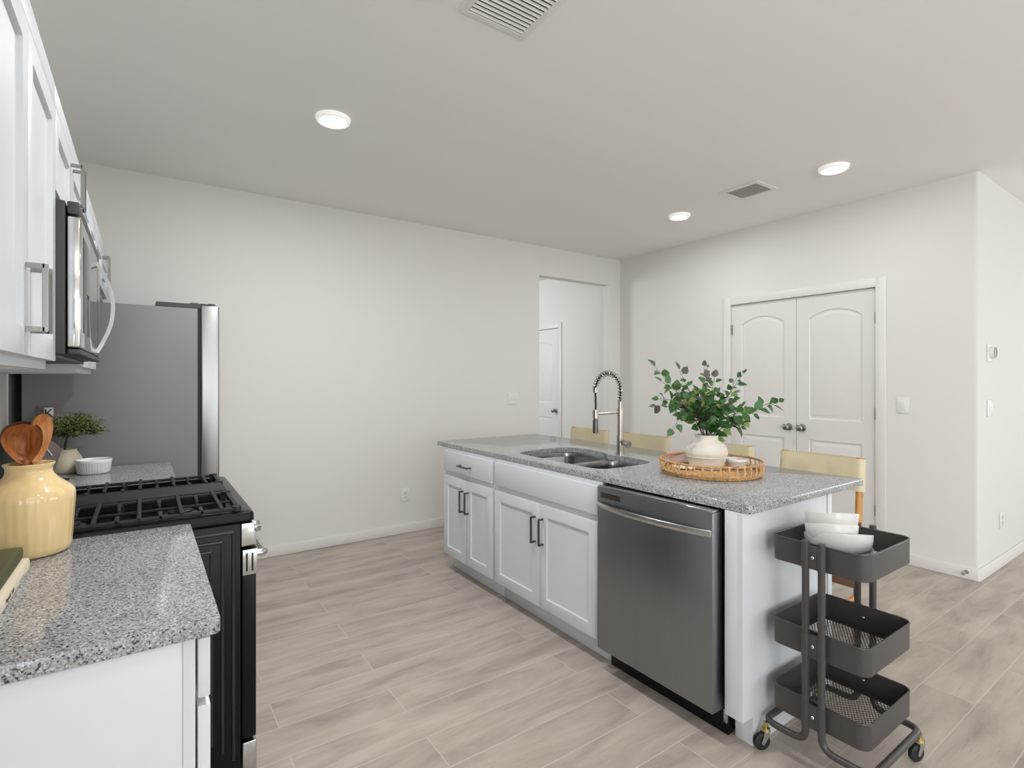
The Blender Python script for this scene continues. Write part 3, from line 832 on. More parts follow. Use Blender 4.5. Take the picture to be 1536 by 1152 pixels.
# ---- refrigerator
YF0, YF1 = 3.460, 4.285
t = thing('refrigerator', 'grey-sided stainless refrigerator in the corner by the back wall', 'refrigerator', (-.1, 3.87, 0))
b = MB(); b.box(-.49, .247, YF0, YF1, .02, 1.745, .004); b.build('cabinet', M['fridgeside'], t)
for (a, c, z0, z1) in ((YF0, 3.871, .74, 1.768), (3.875, YF1, .74, 1.768), (YF0, YF1, .09, .732)):
    b = MB(); b.box(.262, .355, a, c, z0, z1, .010, 4); dd = b.build('door' if z0 > .5 else 'freezer_drawer', M['fridgesteel'], t)
MB().box(.248, .261, YF0 + .006, YF1 - .006, .10, 1.742).build('door_gasket', M['rubber'], t)
MB().box(.25, .33, YF0 + .01, YF1 - .01, .02, .085, .003).build('toe_grille', M['rubber'], t)
for y, s in ((YF0 + .03, 1), (YF1 - .03, -1)):
    b = MB(); b.prism([(.045, 1.746), (.052, 1.770), (.205, 1.770), (.215, 1.776), (.244, 1.776), (.262, 1.7695), (.262, 1.747)], 0, 1,
                      Matrix(((1, 0, 0, 0), (0, 0, .05, y - .028 if s > 0 else y - .022), (0, 1, 0, 0), (0, 0, 0, 1))), .002)
    b.cyl((.318, y, 1.7685), (.318, y, 1.778), .018, seg=20)
    b.box(.255, .322, y - .014, y + .014, 1.7688, 1.776, .002)
    b.build('hinge_cover', M['mwside'], t)
for x in (-.40, .2):
    for y in (YF0 + .06, YF1 - .06): MB().cyl((x, y, .0005), (x, y, .022), .02, seg=14).build('foot', M['rubber'], t)

# ------------------------------------------------------------------ things on the left worktops
ZT = .893
# ribbed crock
c = (-.245, 1.838, ZT + .0008)
t = tag(MB().lathe([(0, 0), (.076, 0), (.083, .006), (.086, .02), (.0935, .14), (.0925, .157), (.086, .168), (.060, .190), (.050, .202), (.0465, .212), (.047, .222), (.052, .231), (.0515, .2335), (.046, .231), (.041, .222), (.041, .21),
               (.056, .188), (.082, .162), (.086, .14), (.078, .012), (0, .010)], c, 120, flute=lambda a, z: 1 + (.006 * math.cos(30 * a) if z < .165 else 0)).build('utensil_crock', M['crock'], smooth=60),
        'pale yellow ribbed ceramic crock on the left foreground worktop', 'crock')

def spoon(name, label, m, base, tip, normal, a, bb, depth, hw=.0065):
    """Wooden spoon: handle from base up to the bowl centred on tip; bowl axes follow the handle and its side."""
    base, tip, n = Vector(base), Vector(tip), Vector(normal)
    ax = (tip - base).normalized(); n = (n - ax * n.dot(ax)).normalized(); sd = ax.cross(n)
    b = MB(); seg, rings = 36, 8; vs = []; fs = []
    def pt(t_, th, off):
        u = math.sin(th); w_ = math.cos(th) * (1 + .30 * math.sin(th) - .12)
        dp = depth * (1 - t_ * t_)
        return tip + ax * bb * t_ * u + sd * a * t_ * w_ - n * (dp + off)
    for off in (0, .006):
        base_i = len(vs)
        vs.append(pt(0, 0, off))
        for i in range(1, rings + 1):
            for k in range(seg): vs.append(pt(i / rings, 2 * math.pi * k / seg, off))
        for k in range(seg):
            k2 = (k + 1) % seg
            fs.append((base_i, base_i + 1 + k, base_i + 1 + k2))
            for i in range(rings - 1):
                o1 = base_i + 1 + i * seg; o2 = o1 + seg
                fs.append((o1 + k, o2 + k, o2 + k2, o1 + k2))
    half = len(vs) // 2; last = 1 + (rings - 1) * seg
    for k in range(seg):
        k2 = (k + 1) % seg; fs.append((last + k, half + last + k, half + last + k2, last + k2))
    b.poly(vs, fs)
    end = tip - ax * bb * 1.03 - n * .007
    b.tube([base, base + (end - base) * .6, end - ax * .012, end + ax * .012], [hw, hw, hw * 1.35, hw * 1.2], 12)
    return tag(b.build(name, m, smooth=60), label, 'spoon', 'wooden spoons in the crock')
toc = Vector((.245, -1.838, .15))
spoon('wooden_spoon', 'broad brown wooden spoon facing the camera in the yellow crock', M['spoon'], (-.235, 1.845, .93), (-.256, 1.835, 1.176), (.20, -1, .15), .043, .052, .030)
spoon('wooden_spoon', 'golden wooden spoon leaning right and turned edge-on in the crock', M['spoonlight'], (-.262, 1.838, .93), (-.228, 1.876, 1.183), (.80, -.55, .35), .034, .068, .022)
spoon('wooden_spoon', 'dark wooden spoon mostly hidden behind the broad brown one', M['spoondark'], (-.23, 1.858, .93), (-.262, 1.872, 1.178), (.25, -1, .2), .045, .056, .018)

# two books
def book(name, label, x0, x1, y0, y1, z, h, cover, spine_x):
    t = thing(name, label, 'book', ((x0 + x1) / 2, (y0 + y1) / 2, z))
    b = MB(); cv = .0028
    b.box(x0, x1 - .006, y0, y1, z, z + cv, .001); b.box(x0, x1 - .006, y0, y1, z + h - cv, z + h, .001)
    pr = [(x1 - .008, z), (x1 - .002, z + .0015), (x1, z + h * .25), (x1, z + h * .75), (x1 - .002, z + h - .0015), (x1 - .008, z + h), (x1 - .008, z + h - cv), (x1 - .0035, z + h * .75), (x1 - .0035, z + h * .25), (x1 - .008, z + cv)]
    vs = [(p[0], yy, p[1]) for yy in (y0, y1) for p in pr]; n = len(pr)
    fs = [(i, (i + 1) % n, n + (i + 1) % n, n + i) for i in range(n)] + [tuple(range(n)), tuple(range(2 * n - 1, n - 1, -1))]
    b.poly(vs, fs); b.build('cover', cover, t)
    MB().box(x0 + .003, x1 - .005, y0 + .004, y1 - .004, z + cv, z + h - cv).build('pages', M['pages'], t)
    return t
bk1 = book('cookbook', 'cream cookbook with printed spine, lying under the olive book', -.44, -.222, 1.30, 1.672, ZT + .0006, .030, M['bookcream'], 0)
bk2 = book('cookbook', 'olive green book lying on top of the cream cookbook', -.43, -.232, 1.405, 1.66, ZT + .0312, .030, M['bookgreen'], 0)
def text(parent, body, loc, rot, size, m, name, ext=.0002):
    cu = bpy.data.curves.new(name, 'FONT'); cu.body = body; cu.size = size; cu.extrude = ext; cu.align_x = 'CENTER'; cu.align_y = 'CENTER'
    cu.materials.append(m)
    tmp = bpy.data.objects.new(name + '_outline', cu); COL.objects.link(tmp)
    me = bpy.data.meshes.new_from_object(tmp.evaluated_get(bpy.context.evaluated_depsgraph_get()))
    bpy.data.objects.remove(tmp)
    me.materials.clear(); me.materials.append(m)
    o = bpy.data.objects.new(name, me); COL.objects.link(o)
    o.location = Vector(loc) - root_of(parent).location; o.rotation_euler = rot; o.parent = parent
    return o
text(bk1, 'Magnolia Table', (-.2218, 1.45, ZT + .0155), (math.pi / 2, 0, math.pi / 2), .0135, M['ink'], 'spine_lettering')
MB().box(-.2224, -.2216, 1.545, 1.60, ZT + .011, ZT + .0122).build('spine_rule', M['ink'], bk1)
b = MB()
for k in range(7): b.box(-.2224, -.2212, 1.335, 1.347, ZT + .004 + k * .0034, ZT + .0055 + k * .0034)
b.build('spine_stripes', M['inkblack'], bk1)

# fluted ramekin
c = (-.200, 3.235, ZT + .0008)
fl = lambda a, z: 1 + (.034 * abs(math.cos(20 * a)) ** .6 if .006 < z < .050 else (.026 if z >= .05 else 0))
tag(MB().lathe([(0, 0), (.057, 0), (.061, .004), (.062, .008), (.067, .049), (.0685, .053), (.0695, .064), (.068, .067), (.065, .066), (.061, .052), (.056, .010), (0, .008)], c, 160, flute=fl).build('ramekin', M['ramekin'], smooth=60),
    'white fluted ramekin on the worktop beyond the stove', 'bowl')

# potted herb
c = Vector((-.318, 3.345, ZT + .0008))
t = thing('potted_plant', 'small bushy green plant in a cream clay pot beside the refrigerator', 'plant', c)
MB().lathe([(0, 0), (.064, 0), (.070, .008), (.073, .03), (.071, .055), (.062, .078), (.049, .100), (.047, .107), (.050, .112), (.047, .113), (.042, .106), (.042, .098), (.0, .096)], c, 40).build('pot', M['potcream'], t, smooth=60)
MB().lathe([(.0415, .0965), (.0, .0985)], c, 24).build('soil', M['stem'], t)
rnd = random.Random(4)
st = MB(); fo = MB(); fv = []; ff = []
st.tube(smooth2([c + Vector((0, 0, .09)), c + Vector((.004, -.003, .14)), c + Vector((.012, -.008, .18))], 4), .005, 8)
for i in range(230):
    th = rnd.uniform(0, 6.283); ph = math.acos(rnd.uniform(-.25, 1))
    L = rnd.uniform(.55, 1.0)
    d = Vector((math.sin(ph) * math.cos(th) * .125, math.sin(ph) * math.sin(th) * .085 - .015, math.cos(ph) * .095)) * L
    s0 = c + Vector((.012, -.012, .165)); ctr = Vector((.034, -.026, .034))
    e_ = s0 + ctr + d
    if e_.y > 3.44: e_.y = 3.44 - rnd.uniform(0, .03)
    if e_.x < -.50: e_.x = -.50
    mid = s0.lerp(e_, .5) + Vector((0, 0, .012))
    pts = smooth2([s0, mid, e_], 4)
    st.tube(pts[2:], .0009, 4)
    for k in range(13):
        f_ = .35 + .65 * k / 12
        p = pts[min(int(f_ * (len(pts) - 1)), len(pts) - 1)] + Vector((rnd.gauss(0, .003), rnd.gauss(0, .003), rnd.gauss(0, .003)))
        q_ = Vector((rnd.gauss(0, 1), rnd.gauss(0, 1), rnd.gauss(.5, .7))).normalized(); s_ = q_.orthogonal().normalized()
        L2 = rnd.uniform(.014, .024); w2 = rnd.uniform(.0024, .0040)
        i0 = len(fv)
        fv += [p, p + q_ * L2 * .5 + s_ * w2, p + q_ * L2, p + q_ * L2 * .5 - s_ * w2]
        ff.append((i0, i0 + 1, i0 + 2, i0 + 3))
st.build('twigs', M['stem'], t)
fo.poly(fv, ff); fo.build('foliage', M['herb'], t)

# boards standing in the corner by the refrigerator
def hexboard(name, label, m, centre, w_, h_, th, rz, lean, strip=None, mid=.5):
    t = thing(name, label, 'board', centre, rz)
    hexa = [(-w_ / 2, h_ * mid), (-w_ * .28, 0), (w_ * .28, 0), (w_ / 2, h_ * mid), (w_ * .28, h_), (-w_ * .28, h_)]
    mt = Matrix.Rotation(math.radians(90 - lean), 4, 'X')
    b = MB(); b.prism(hexa, 0, th, mt, .0015); o = b.build('panel', m, t, local=True)
    if strip:
        b = MB(); b.tube([mt @ Vector((p[0], p[1], th + .0012)) for p in strip], .003, 8); b.build('white_edge', M['platewhite'], t, local=True)
    return t
hexboard('serving_board', 'black six-sided serving board standing upright behind the yellow crock', M['shade'], (-.472, 3.02, ZT + .002), .125, .195, .012, math.radians(8), 8,
         strip=[(-.03, .1945), (.034, .1945), (.061, .135)], mid=.68)
hexboard('serving_board', 'taupe six-sided serving board standing in front of the cream plant pot', M['taupe'], (-.398, 3.225, ZT + .002), .165, .165, .010, math.radians(6), 8,
         strip=[(.016, .150), (.046, .095)], mid=.74)
t = thing('letter_sign', 'taupe upright board carrying a small white K tile near the refrigerator', 'sign', (-.40, 3.43, ZT + .0006))
b = MB(); b.box(-.428, -.345, 3.425, 3.440, ZT + .0006, 1.213, .002); b.build('backing', M['taupe'], t)
til = MB().box(-.403, -.368, 3.420, 3.4248, 1.148, 1.206, .001).build('tile', M['bowl'], t)
text(til, 'K', (-.385, 3.4195, 1.177), (math.pi / 2, 0, 0), .058, M['inkblack'], 'lettering')
b = MB(); b.prism([(-.37, 3.06), (-.275, 3.075), (-.37, 3.16)], ZT + .0006, ZT + .010, None, .0015)
tag(b.build('trivet', M['shade']), 'small black triangular trivet lying between ramekin and crock', 'trivet')

# ------------------------------------------------------------------ island
XI = 1.7583; XFR = 1.739; YI0, YI1 = 1.0787, 3.355; XIB = 2.435; ZCT = .8625
# countertop with the sink cut-out
front = [(1.880, 2.611), (1.873, 2.50), (1.869, 2.30), (1.866, 2.145), (1.865, 2.04), (1.876, 1.955), (1.915, 1.912), (2.0, 1.905)]
back = [(2.15, 1.905), (2.235, 1.916), (2.285, 1.97), (2.300, 2.06), (2.299, 2.176), (2.286, 2.245), (2.298, 2.295), (2.326, 2.348), (2.350, 2.44), (2.350, 2.535), (2.328, 2.63), (2.265, 2.684), (2.15, 2.695), (2.03, 2.688), (1.935, 2.665)]
hole = smooth2([p + (0,) for p in (front + back + [front[0]])], 4)[:-1]
hole = [(p.x, p.y) for p in hole]
ring = lambda d: rrect(1.7598 + d, 2.6797 - d, 1.0513 + d, 3.4946 - d, max(.014 - d, .001), 5)
tag(MB().slab(ring, [hole], .8635, .893, .003).build('countertop', M['granite']), 'grey granite island top with an undermount sink cut-out', 'countertop')

# sink
t = thing('kitchen_sink', 'undermount stainless double-bowl sink set in the island top', 'sink', (2.1, 2.3, .70))
def sup(x0, x1, y0, y1, d, n=40, e=4.6):
    out = []
    for k in range(n):
        a = 2 * math.pi * k / n; ca_, sa_ = math.cos(a), math.sin(a)
        out.append(((x0 + x1) / 2 + ((x1 - x0) / 2 - d) * math.copysign(abs(ca_) ** (2 / e), ca_), (y0 + y1) / 2 + ((y1 - y0) / 2 - d) * math.copysign(abs(sa_) ** (2 / e), sa_)))
    return out
bowls = [(1.862, 2.352, 2.275, 2.700, .21), (1.862, 2.302, 1.902, 2.242, .17)]
bm = bmesh.new()
def lp(pts, z):
    vs = [bm.verts.new((p[0], p[1], z)) for p in pts]
    return vs, [bm.edges.new((vs[i], vs[(i + 1) % len(vs)])) for i in range(len(vs))]
_, ed = lp(rrect(1.835, 2.385, 1.875, 2.73, .06), .8622)
for (x0, x1, y0, y1, dp) in bowls:
    prev, e0 = lp(sup(x0, x1, y0, y1, 0), .8622); ed += e0
    for dd, zz in ((.002, .858), (.003, .83), (.006, .862 - dp + .03), (.012, .862 - dp + .012), (.028, .862 - dp + .002), (.09, .862 - dp)):
        cur, _ = lp(sup(x0, x1, y0, y1, dd), zz)
        for i in range(len(cur)): j = (i + 1) % len(cur); bm.faces.new((prev[i], prev[j], cur[j], cur[i]))
        prev = cur
    bm.faces.new(prev)
bmesh.ops.triangle_fill(bm, edges=ed, use_beauty=True)
b = MB(); b._merge(bm); b.build('basin', M['sinksteel'], t, smooth=50)
for (x0, x1, y0, y1, dp) in bowls:
    b = MB(); b.lathe([(0, .003), (.02, .003), (.024, .005), (.042, .004), (.044, .0012), (0, .0012)], ((x0 + x1) / 2 + .05, (y0 + y1) / 2, .862 - dp), 28); b.build('drain', M['chrome'], t)

# faucet with coil spring
fx, fy = 2.372, 2.255
t = thing('kitchen_faucet', 'tall brushed nickel spring-coil faucet rising behind the island sink', 'faucet', (fx, fy, ZT))
z = ZT + .0005
b = MB(); b.cyl((fx, fy, z), (fx, fy, z + .012), .025, seg=28); b.cyl((fx, fy, z + .012), (fx, fy, 1.006), .0205, seg=28); b.cyl((fx, fy, 1.0062), (fx, fy, 1.125), .0165, seg=28); b.cyl((fx, fy, 1.1252), (fx, fy, 1.212), .0135, seg=28); b.build('column', M['faucetnickel'], t)
b = MB(); b.cyl((fx, fy - .018, .968), (fx - .012, fy - .082, .957), .015, .0215, 28, bev=.001); b.build('lever', M['faucetnickel'], t)
b = MB(); b.cyl((fx, fy, 1.125), (fx, fy, 1.168), .0195, seg=24)
b.tube([(fx, fy, 1.145), (fx - .205, fy, 1.140)], .0065, 12); b.cyl((fx - .205, fy, 1.116), (fx - .205, fy, 1.166), .017, seg=24); b.build('spray_holder', M['faucetnickel'], t)
arc = [Vector((fx, fy, 1.21))] + [Vector((fx, fy, 1.21 + .075 * k / 4)) for k in range(1, 4)]
for k in range(0, 21):
    a = math.pi * k / 20
    arc.append(Vector((fx - .1025 + .1025 * math.cos(a), fy, 1.285 + .095 * math.sin(a))))
b = MB(); b.tube(arc, .0065, 10)
b.tube(smooth2([arc[-1], Vector((fx - .206, fy, 1.26)), Vector((fx - .2035, fy, 1.20)), Vector((fx - .205, fy, 1.168))], 5), .0058, 10); b.build('hose', M['rubber'], t)
den = smooth2(arc, 14); turns = 21; hp = []
acc = [0]
for i in range(1, len(den)): acc.append(acc[-1] + (den[i] - den[i - 1]).length)
for i, p in enumerate(den):
    tn = (den[min(i + 1, len(den) - 1)] - den[max(i - 1, 0)]).normalized()
    sd = Vector((0, 1, 0)); n_ = sd.cross(tn).normalized(); a = 2 * math.pi * turns * acc[i] / acc[-1]
    hp.append(p + (n_ * math.cos(a) + sd * math.sin(a)) * .0155)
b = MB(); b.tube(hp, .0027, 7); b.build('spring_coil', M['chrome'], t)
e_ = arc[-1]
b = MB(); b.cyl((e_.x, fy, 1.296), (e_.x, fy, 1.268), .0165, seg=22); b.build('spring_collar', M['faucetnickel'], t)
b = MB(); b.cyl((fx - .205, fy, 1.1158), (fx - .205, fy, 1.109), .012, seg=20); b.cyl((fx - .205, fy, 1.109), (fx - .205, fy, 1.030), .016, .0165, 24, bev=.002); b.build('spray_head', M['darknickel'], t)

# island cabinets
def island_cab(label, y0, y1, drawer_handle, far_end=False):
    t = thing('base_cabinet', label, 'cabinet', (2.0, (y0 + y1) / 2, 0))
    b = MB(); xb = 2.395
    b.box(XI + .019, xb, y0, y0 + .016, .11, ZCT - .03); b.box(XI + .019, xb, y1 - .016, y1, .11, ZCT - .03)
    b.box(xb - .01, xb, y0 + .016, y1 - .016, .11, ZCT - .03); b.box(XI + .019, xb - .01, y0 + .016, y1 - .016, .11, .126)
    b.box(XI, XI + .019, y0, y0 + .040, .11, ZCT); b.box(XI, XI + .019, y1 - .040, y1, .11, ZCT)
    b.box(XI, XI + .019, y0 + .040, y1 - .040, .83, ZCT); b.box(XI, XI + .019, y0 + .040, y1 - .040, .66, .72); b.box(XI, XI + .019, y0 + .040, y1 - .040, .11, .15)
    b.build('carcass', M['cab'], t)
    MB().box(1.8253, xb, y0, y1, .001, .1095, .001).build('toe_kick', M['cab'], t)
    a, c = y0 + .014, y1 - .014
    d = MB().box(XFR, XI - .0004, a, c, .707, .845, .003).build('drawer_front', M['cab'], t)
    ym = (y0 + y1) / 2
    if drawer_handle: bar_pull(d, (XFR, ym - .07, .768), (XFR, ym + .07, .768), (-1, 0, 0), m=M['darknickel'])
    for y_a, y_c, s in ((a, ym - .0015, 1), (ym + .0015, c, -1)):
        d = MB().panel(XFR, XI - .0004, y_a, y_c, .123, .674, (-1, 0, 0), .058, .009).build('door', M['cab'], t)
        yh = ym - .034 * s
        bar_pull(d, (XFR, yh, .462), (XFR, yh, .606), (-1, 0, 0), m=M['darknickel'])
    return t
island_cab('white island cabinet at the far end with one drawer over two doors', 2.701, YI1, True)
island_cab('white island sink cabinet with wide false front, left of the dishwasher', 1.785, 2.697, False)
t = thing('island_back_panel', 'white panel closing the seating side of the island', 'panel', (2.42, 2.2, 0))
MB().box(2.399, XIB, YI0, YI1, .001, ZCT, .002).build('board', M['cab'], t)
t = thing('island_end_panel', 'white end panel of the island between dishwasher and cart, notched at the toe', 'panel', (2.0, 1.09, 0))
b = MB()
poly = [(XI, .1098), (1.8253, .1098), (1.8253, .001), (2.385, .001), (2.385, ZCT), (XI, ZCT)]
vs = [(p[0], yy, p[1]) for yy in (YI0, YI0 + .019) for p in poly]; n = 6
b.poly(vs, [(i, (i + 1) % n, n + (i + 1) % n, n + i) for i in range(n)] + [tuple(range(n)), tuple(range(2 * n - 1, n - 1, -1))])
b.build('side', M['cab'], t, smooth=0)
MB().box(XI + .0005, XI + .02, YI0 + .0192, 1.150, .1098, ZCT, .001).build('filler_strip', M['cab'], t)
MB().box(1.8258, 1.845, YI0 + .0192, 1.150, .001, .1095, .001).build('toe_filler', M['cab'], t)

# dishwasher
YD0, YD1 = 1.167, 1.766
t = thing('dishwasher', 'dark stainless dishwasher with a bowed bar handle in the island', 'dishwasher', (2.0, 1.467, 0))
b = MB(); b.box(1.79, 2.36, YD0 - .004, YD1 + .004, .12, .845, .003); b.build('tub', M['mwside'], t)
b = MB(); b.box(1.709, 1.773, YD0, YD1, .113, .853, .003); dr = b.build('door', M['dwsteel'], t)
MB().box(1.711, 1.775, YD0 + .002, YD1 - .002, .8532, .858, .001).build('control_strip', M['steel'], dr)
b = MB(); b.box(1.7738, 1.79, YD0 + .008, YD1 - .008, .12, .853); b.build('gasket', M['rubber'], t)
# bowed handle: flat bar swelling forward in the middle
pts = [Vector((1.7085 - .040 * math.sin(math.pi * k / 20) ** .8 * (1 if 0 < k < 20 else 0), YD0 + .004 + (YD1 - YD0 - .008) * k / 20, .775 - .0 * k)) for k in range(21)]
vs = []; fs = []
for p in pts:
    for dx, dz in ((-.007, -.0105), (.0005, -.0125), (.0005, .0125), (-.007, .0105), (-.010, .0)): vs.append((p.x + dx, p.y, p.z + dz))
for i in range(20):
    for k in range(5): k2 = (k + 1) % 5; fs.append((i * 5 + k, i * 5 + k2, i * 5 + 5 + k2, i * 5 + 5 + k))
fs += [(0, 1, 2, 3, 4), tuple(100 + k for k in (4, 3, 2, 1, 0))]
b = MB(); b.poly(vs, fs); b.build('handle', M['steel'], dr, smooth=30)
b = MB(); b.box(1.7078, 1.7092, 1.626, 1.748, .806, .832, .0006); vt = b.build('vent_badge', M['darknickel'], dr)
b = MB()
for zz in (.813, .820, .827): b.box(1.7070, 1.7080, 1.640, 1.735, zz - .0016, zz + .0016)
b.build('vent_slots', M['slot'], vt)
MB().box(1.806, 1.83, YD0 - .002, YD1 + .008, .002, .112, .001).build('toe_panel', M['black'], t)
for y in (YD0 + .02, YD1 - .02):
    b = MB(); b.cyl((1.85, y, .001), (1.85, y, .12), .010, seg=12); b.cyl((1.85, y, .001), (1.85, y, .010), .02, seg=14); b.build('levelling_leg', M['zinc'], t)
MB().box(1.795, 1.805, YD0 - .003, YD0 + .012, .05, .10, .001).build('mounting_clip', M['zinc'], t)

# ------------------------------------------------------------------ tray, vase, branches on the island
TC = Vector((2.245, 1.545, ZT + .0008)); TR = .222
t = thing('wicker_tray', 'round woven rattan tray with openwork rim on the island', 'tray', TC)
b = MB()
for k in range(13): 
    r = .012 + k * .0165
    pts = [TC + Vector((r * math.cos(2 * math.pi * i / 48), r * math.sin(2 * math.pi * i / 48), .006 + .0015 * math.sin(i * math.pi / 2 * 1 + k * math.pi))) for i in range(48)]
    b.tube(pts, .0085 if k else .010, 6, closed=True)
b.build('woven_base', M['wicker'], t)
b = MB(); NS = 168
for row, (dr_, z_) in enumerate(((0, .005), (.005, .012), (.008, .019))):
    for ph in (0, math.pi):
        pts = []
        for i in range(NS):
            a = 2 * math.pi * i / NS; wv = math.sin(a * 42 + ph + row * math.pi / 2)
            r = TR + dr_ + .0030 * wv
            pts.append(TC + Vector((r * math.cos(a), r * math.sin(a), z_ + .0022 * math.cos(a * 42 + ph))))
        b.tube(pts, .0031, 6, closed=True)
b.build('woven_wall', M['wicker'], t)
for i in range(40):
    a = 2 * math.pi * i / 40
    bb = MB()
    for da in (-.012, .012):
        d0, d1_ = Vector((math.cos(a + da), math.sin(a + da), 0)), Vector((math.cos(a + da * .6), math.sin(a + da * .6), 0))
        bb.tube([TC + d0 * (TR + .008) + Vector((0, 0, .016)), TC + d1_ * (TR + .015) + Vector((0, 0, .038)), TC + d1_ * (TR + .011) + Vector((0, 0, .060))], .0026, 6)
    bb.build('stake', M['rattanstake'], t)
b = MB()
for ph in (0, 2.1, 4.2):
    pts = []
    for i in range(NS):
        a = 2 * math.pi * i / NS; th = a * 40 + ph
        r = TR + .010 + .0035 * math.cos(th)
        pts.append(TC + Vector((r * math.cos(a), r * math.sin(a), .0625 + .003 * math.sin(th))))
    b.tube(pts, .0030, 6, closed=True)
b.build('braided_rim', M['wicker'], t)

VC = Vector((2.272, 1.585, ZT + .0165))
tag(MB().lathe([(0, 0), (.074, 0), (.080, .004), (.0845, .03), (.0925, .055), (.0955, .058), (.0940, .0615), (.0965, .065), (.0985, .080), (.096, .098), (.086, .116), (.070, .131), (.0575, .138), (.0535, .145), (.0540, .153), (.0575, .160), (.056, .163), (.050, .161), (.046, .150), (.046, .142),
                (.075, .112), (.085, .08), (.08, .02), (.0, .012)], VC, 56).build('clay_vase', M['vase'], smooth=50),
    'squat off-white clay vase with two ridges, in the wicker tray', 'vase')
CC = Vector((2.385, 1.495, ZT + .0165))
tag(MB().lathe([(0, 0), (.040, 0), (.044, .003), (.046, .034), (.050, .036), (.050, .0455), (.048, .048), (.045, .047), (.041, .034), (.039, .006), (0, .005)], CC, 44).build('ceramic_dish', M['ramekin'], smooth=60),
    'small white round dish right of the vase in the wicker tray', 'bowl')
# pink booklet propped at the left of the tray and a napkin
t = thing('notebook', 'dusty pink notebook propped up at the left side of the wicker tray', 'book', (2.262, 1.715, ZT + .0165), math.radians(-28))
mt = Matrix.Rotation(math.radians(40), 4, 'X')
b = MB(); b.box(-.055, .055, -.002, .002, .0, .085, .001); bmesh.ops.transform(b.bm, matrix=Matrix.Translation((0, .02, .006)) @ Matrix.Rotation(math.radians(-52), 4, 'X'), verts=b.bm.verts); b.build('front_cover', M['pink'], t, local=True)
b = MB(); b.box(-.053, .053, .0025, .008, .002, .083, .001); bmesh.ops.transform(b.bm, matrix=Matrix.Translation((0, .02, .006)) @ Matrix.Rotation(math.radians(-52), 4, 'X'), verts=b.bm.verts); b.build('pages', M['pinkdark'], t, local=True)
b = MB(); rnd = random.Random(9); vs = []; fs = []; N = 12
for i in range(N + 1):
    for j in range(N + 1):
        u, v = i / N - .5, j / N - .5
        zz = .012 + .010 * math.sin(9 * u + 2) * math.cos(7 * v) + .006 * math.sin(17 * v + 5 * u)
        vs.append(Vector((2.165 + u * .075, 1.632 + v * .075, ZT + .012 + max(zz, .006) + .008 * (.25 - u * u - v * v) * 2)))
for i in range(N):
    for j in range(N): k = i * (N + 1) + j; fs.append((k, k + 1, k + N + 2, k + N + 1))
b.poly(vs, fs)
o = b.build('napkin', M['bookcream'], smooth=80)
md = o.modifiers.new('thickness', 'SOLIDIFY'); md.thickness = .002
tag(o, 'crumpled cream napkin in the tray left of the vase', 'napkin')

